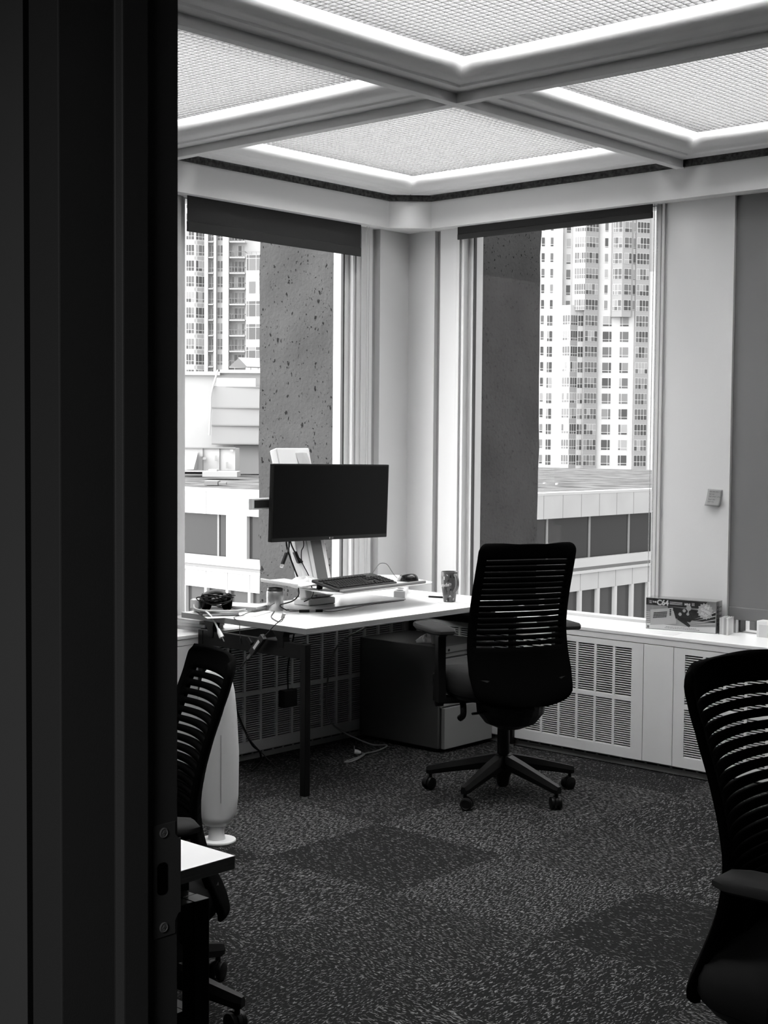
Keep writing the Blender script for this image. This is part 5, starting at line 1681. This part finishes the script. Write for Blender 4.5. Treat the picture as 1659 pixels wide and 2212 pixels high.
# ------------------------------------------------------------------ apartment towers
class Tower:
    """facades described in metres along the view's right axis (a), depth toward us (d) and height z, about an anchor far outside"""
    def __init__(s, name, label, px, D):
        s.D = D; s.px = px
        s.o = far(px, 950, D); s.o.z = 0
        s.r = CAM_R.copy(); s.r.z = 0; s.r.normalize()
        s.n = -CAM_F.copy(); s.n.z = 0; s.n.normalize()
        s.t = thing(name, label, 'building', (0, 0, 0))
        s.k = D / FPX
        s.count = 0
        s.rest = MB()
    def A(s, px): return (px - s.px) * s.k
    def Z(s, py): return far(s.px, py, s.D).z
    def P(s, a, d, z): return s.o + s.r * a + s.n * d + Vector((0, 0, z))
    def face(s, mb, p, q, z0, z1, mi=0, lift=0.0):
        """vertical quad from plan point p=(a,d) to q"""
        dx, dy = q[0] - p[0], q[1] - p[1]
        L = math.hypot(dx, dy)
        nx, ny = dy / L * lift, -dx / L * lift
        if ny < 0 or True:
            nx, ny = (-dy / L * lift, dx / L * lift)
        mb.add([s.P(p[0] + nx, p[1] + ny, z0), s.P(q[0] + nx, q[1] + ny, z0), s.P(q[0] + nx, q[1] + ny, z1), s.P(p[0] + nx, p[1] + ny, z1)], [(0, 1, 2, 3)], mi)
    def body(s, plan, z0, z1, name, mat):
        mb = MB()
        n = len(plan)
        vs = [s.P(a, d, z0) for a, d in plan] + [s.P(a, d, z1) for a, d in plan]
        fs = [tuple(range(n)), tuple(range(n, 2 * n))] + [(i, (i + 1) % n, n + (i + 1) % n, n + i) for i in range(n)]
        mb.add(vs, fs)
        return mb.build(name, mat, s.t)
    def window(s, p, q, z0, z1, cols, split, rnd, lowpane=True, tone=None):
        """one window: frame backing with its panes"""
        many = s.count >= 100
        mb = s.rest if many else MB()
        tone = rnd.choices((1, 2, 3, 4), (5, 4, 2, 1))[0] if tone is None else tone
        s.face(mb, p, q, z0, z1, 0, 0.03)
        n = len(cols)
        tot = sum(cols)
        L = math.hypot(q[0] - p[0], q[1] - p[1])
        g = 0.10 / L
        u = 0
        for c in cols:
            u0 = u / tot + g / 2; u1 = (u + c) / tot - g / 2
            a = (p[0] + (q[0] - p[0]) * u0, p[1] + (q[1] - p[1]) * u0); b_ = (p[0] + (q[0] - p[0]) * u1, p[1] + (q[1] - p[1]) * u1)
            zm = z0 + (z1 - z0) * split
            tn = tone if rnd.random() < 0.7 else rnd.choice((1, 2, 3, 4))
            if split > 0:
                s.face(mb, a, b_, z0 + 0.06, zm - 0.05, rnd.choice((1, 2, tn)), 0.06)
                s.face(mb, a, b_, zm + 0.05, z1 - 0.06, tn, 0.06)
            else:
                s.face(mb, a, b_, z0 + 0.06, z1 - 0.06, tn, 0.06)
            u += c
        if not many:
            mb.build('window', [M_WFR] + M_WIN, s.t, fix=False)
        s.count += 1
    def finish(s):
        if s.rest.v:
            o = s.rest.build('windows', [M_WFR] + M_WIN, s.t, fix=False)
            o['kind'] = 'stuff'

rnd = random.Random(3)
T = Tower('apartment_tower', 'white apartment tower with columns of bay windows in the right window', 1290, 276)
a = T.A
zb, zt = -22.0, 62.0
T.body([(a(1130), 0), (a(1210), 0), (a(1210), -12), (a(1130), -12)], zb, zt, 'wall', M_BWHITE)
T.body([(a(1210), -1.2), (a(1430), -1.2), (a(1430), -14), (a(1210), -14)], zb, zt, 'wall', M_BWHITE)
T.body([(a(1284), -0.2), (a(1366), -0.2), (a(1366), -2), (a(1284), -2)], zb, zt, 'wall', M_BWHITE)
T.body([(a(1396), -0.3), (a(1412), -0.3), (a(1412), -2), (a(1396), -2)], zb, 34.0, 'pilaster', M_BWHITE)
row0 = 1042.0
pitch = 33.3
M_BAYG = G('bay_grey', 0.24, 0.7)
zsw = T.Z(662)
# bays: plan outlines stand proud of the wall
bayA = [(a(1208), -1.2), (a(1210), 0.6), (a(1226), 1.5), (a(1243), 0.5), (a(1256), 0.2), (a(1256), -1.3)]
T.body(bayA, zb, zsw, 'bay', M_BWHITE)
bayA2 = [(a(1232), -1.2), (a(1234), 0.9), (a(1258), 1.7), (a(1262), -1.2)]
T.body(bayA2, zsw, zt, 'bay', M_BWHITE)
bayB = [(a(1255), -1.2), (a(1256), 1.8), (a(1286), 0.5), (a(1286), -1.2)]
T.body(bayB, zb, zt, 'bay', M_BAYG)
bayC = [(a(1366), -1.2), (a(1367), 0.9), (a(1396), 0.0), (a(1396), -1.2)]
T.body(bayC, zb, zt, 'bay', M_BAYG)
zd = T.Z(686)
bayD = [(a(1314), -0.3), (a(1316), 0.7), (a(1336), 1.2), (a(1357), 0.6), (a(1358), -0.3)]
T.body(bayD, zd, zt, 'bay', M_BAYG)
sp2 = MB()
for i in range(-1, 20):
    yb_ = row0 - pitch * i - 2.0
    z0, z1 = T.Z(yb_ - 1), T.Z(yb_ - 24)
    zA = T.Z(yb_ - 8)
    # narrow wall windows at the left
    up = yb_ < 690
    x0 = 1162 if up else 1160
    T.window((a(1164), 0.0), (a(1171.5), 0.0), T.Z(yb_ - 4), z1, [1], 0.25, rnd)
    if up: T.window((a(1183), 0.0), (a(1190), 0.0), T.Z(yb_ - 4), z1, [1], 0.22, rnd)
    else: T.window((a(1178), 0.0), (a(1190), 0.0), z0, z1, [1, 1.6], 0.32, rnd)
    if up:
        T.window((a(1219), -1.2), (a(1229), -1.2), T.Z(yb_ - 2), z1, [1], 0.20, rnd)
        T.window((a(1234.5), 0.92), (a(1257.5), 1.68), z0, z1, [1, 1, 1, 1, 1], 0.38, rnd)
    else:
        T.window((a(1211), 0.66), (a(1225.5), 1.46), T.Z(yb_ - 3), z1, [1, 1, 1], 0.28, rnd)
        T.window((a(1227), 1.44), (a(1242.5), 0.54), T.Z(yb_ - 2), z1, [1, 1, 1], 0.28, rnd)
        T.window((a(1244), 0.48), (a(1255.5), 0.2), z0, z1, [1, 1], 0.4, rnd)
        T.face(sp2, (a(1226.3), 1.48), (a(1242.7), 0.52), T.Z(yb_ + 8), T.Z(yb_ - 2), 0, 0.02)
    T.window((a(1257), 1.78), (a(1285.5), 0.52), z0, z1, [1, 1, 1, 1], 0.42, rnd)
    T.window((a(1367.5), 0.88), (a(1395.5), 0.02), T.Z(yb_ - 1 + 1), T.Z(yb_ - 24), [1, 1, 1, 1], 0.42, rnd)
    if yb_ < 700:
        T.window((a(1300), -0.2), (a(1308), -0.2), T.Z(yb_ - 3), z1, [1], 0.12, rnd)
        T.window((a(1361), -0.2), (a(1368), -0.2), T.Z(yb_ - 1), z1, [1], 0.12, rnd)
        if yb_ < 684:
            T.window((a(1317), 0.75), (a(1335), 1.18), z0, z1, [0.4, 1, 1], 0.38, rnd)
            T.window((a(1340), 1.12), (a(1356.5), 0.62), z0, z1, [1.6, 1], 0.38, rnd)
        else:
            T.window((a(1317), -0.2), (a(1328), -0.2), z0, z1, [1, 1], 0.0, rnd)
            T.window((a(1333), -0.2), (a(1344), -0.2), z0, z1, [1, 1], 0.0, rnd)
    else:
        T.window((a(1298), -0.2), (a(1318), -0.2), z0, z1, [2.4, 1], 0.22, rnd)
        T.window((a(1335), -0.2), (a(1354.5), -0.2), z0, z1, [1, 2.4], 0.22, rnd)
sp2.build('spandrels', M_BAYG, T.t, fix=False)
T.finish()

T2 = Tower('apartment_tower', 'glassy apartment tower with stacked balconies in the left window', 480, 276)
a = T2.A
T2.body([(a(340), 0), (a(422), 0), (a(441), -1.0), (a(441), -12), (a(340), -12)], zb, zt, 'wall', G('tower_wall_grey', 0.40, 0.8))
T2.body([(a(441), -1.0), (a(600), -1.0), (a(600), -14), (a(441), -14)], zb, zt, 'wall', M_BWHITE)
for x0, x1, d_ in ((441, 449, 0.3), (461, 466.5, 0.2), (481, 494, 0.8)):
    T2.body([(a(x0), d_), (a(x1), d_), (a(x1), -1.2), (a(x0), -1.2)], zb, zt, 'pilaster', M_BWHITE)
zg = T2.Z(560)
T2.body([(a(531), 0.9), (a(600), 2.2), (a(600), -1.2), (a(531), -1.2)], zb, zg, 'lower_block', M_BWHITE)
pit = 33.4
r0 = 826
spm = MB()
slots = 0
for i in range(-1, 13):
    yb_ = r0 - pit * i
    z0, z1 = T2.Z(yb_ - 4), T2.Z(yb_ - 27)
    T2.window((a(402), 0.0), (a(419), 0.0), z0, z1, [1, 1.3, 1.3], 0.36, rnd)
    T2.window((a(422.5), -0.03), (a(440.5), -0.98), z0, z1, [1, 1.4, 1], 0.30, rnd)
    T2.face(spm, (a(420), 0.02), (a(440.5), -0.95), T2.Z(yb_ + 5), T2.Z(yb_ - 2), 0, 0.05)
    T2.window((a(450), -1.0), (a(460), -1.0), z0, z1, [1, 1], 0.35, rnd)
    T2.window((a(467.5), -1.0), (a(480), -1.0), z0, T2.Z(yb_ - 28), [1, 1], 0.28, rnd)
    T2.window((a(499), -1.0), (a(526), -1.0), z0, z1, [0.6, 1, 1, 0.7], 0.0, rnd)
    # balcony: slab, rail
    bm_ = MB()
    vs = []
    for aa, dd in ((a(493), -1.0), (a(496), 1.0), (a(529), 1.0), (a(531), -1.0)):
        for z in (T2.Z(yb_ + 2.2), T2.Z(yb_ - 0.2)):
            vs.append(T2.P(aa, dd, z))
    bm_.add(vs, [(0, 2, 3, 1), (2, 4, 5, 3), (4, 6, 7, 5), (0, 1, 7, 6), (1, 3, 5, 7), (0, 6, 4, 2)])
    bo_ = bm_.build('balcony', G('balcony_slab', 0.45, 0.8), T2.t)
    rl = MB()
    for p_, q_ in (((a(495), -0.9), (a(496), 0.95)), ((a(496), 0.95), (a(529), 0.95)), ((a(529), 0.95), (a(530), -0.9))):
        zt_r = T2.Z(yb_ - 12)
        rl.bar(T2.P(p_[0], p_[1], zt_r), T2.P(q_[0], q_[1], zt_r), 0.08, 0.10)
    for k in range(7):
        aa = a(496) + (a(529) - a(496)) * k / 6
        rl.bar(T2.P(aa, 0.95, T2.Z(yb_)), T2.P(aa, 0.95, T2.Z(yb_ - 12)), 0.05, 0.05)
    rl.build('railing', G('railing_grey', 0.14, 0.6), bo_)
    b2 = MB()
    vs = []
    for aa, dd in ((a(450), -1.0), (a(450), 0.3), (a(460), 0.3), (a(460), -1.0)):
        for z in (T2.Z(yb_ + 1.5), T2.Z(yb_ - 0.3)):
            vs.append(T2.P(aa, dd, z))
    b2.add(vs, [(0, 2, 3, 1), (2, 4, 5, 3), (4, 6, 7, 5), (0, 1, 7, 6), (1, 3, 5, 7), (0, 6, 4, 2)])
    b2.build('balcony', G('balcony_slab', 0.45), T2.t)
for i in range(6):
    yb_ = 790 - 49 * i
    if yb_ < 560: break
    T2.window((a(532), 0.95), (a(599), 2.18), T2.Z(yb_ - 6), T2.Z(yb_ - 40), [0.5, 1.4, 1, 0.5, 1.2, 1.4], 0.78, rnd)
spm.build('spandrels', M_BAYG, T2.t, fix=False)
rl = MB()
for k in range(8):
    aa = a(533) + k * 0.9
    rl.bar(T2.P(aa, 0.9 + 0.02 * k, zg), T2.P(aa, 0.9 + 0.02 * k, zg + 1.1), 0.06, 0.06)
rl.bar(T2.P(a(532), 0.9, zg + 1.1), T2.P(a(600), 1.0, zg + 1.1), 0.08, 0.08)
rl.build('roof_railing', M_GREYP, T2.t)
T2.finish()
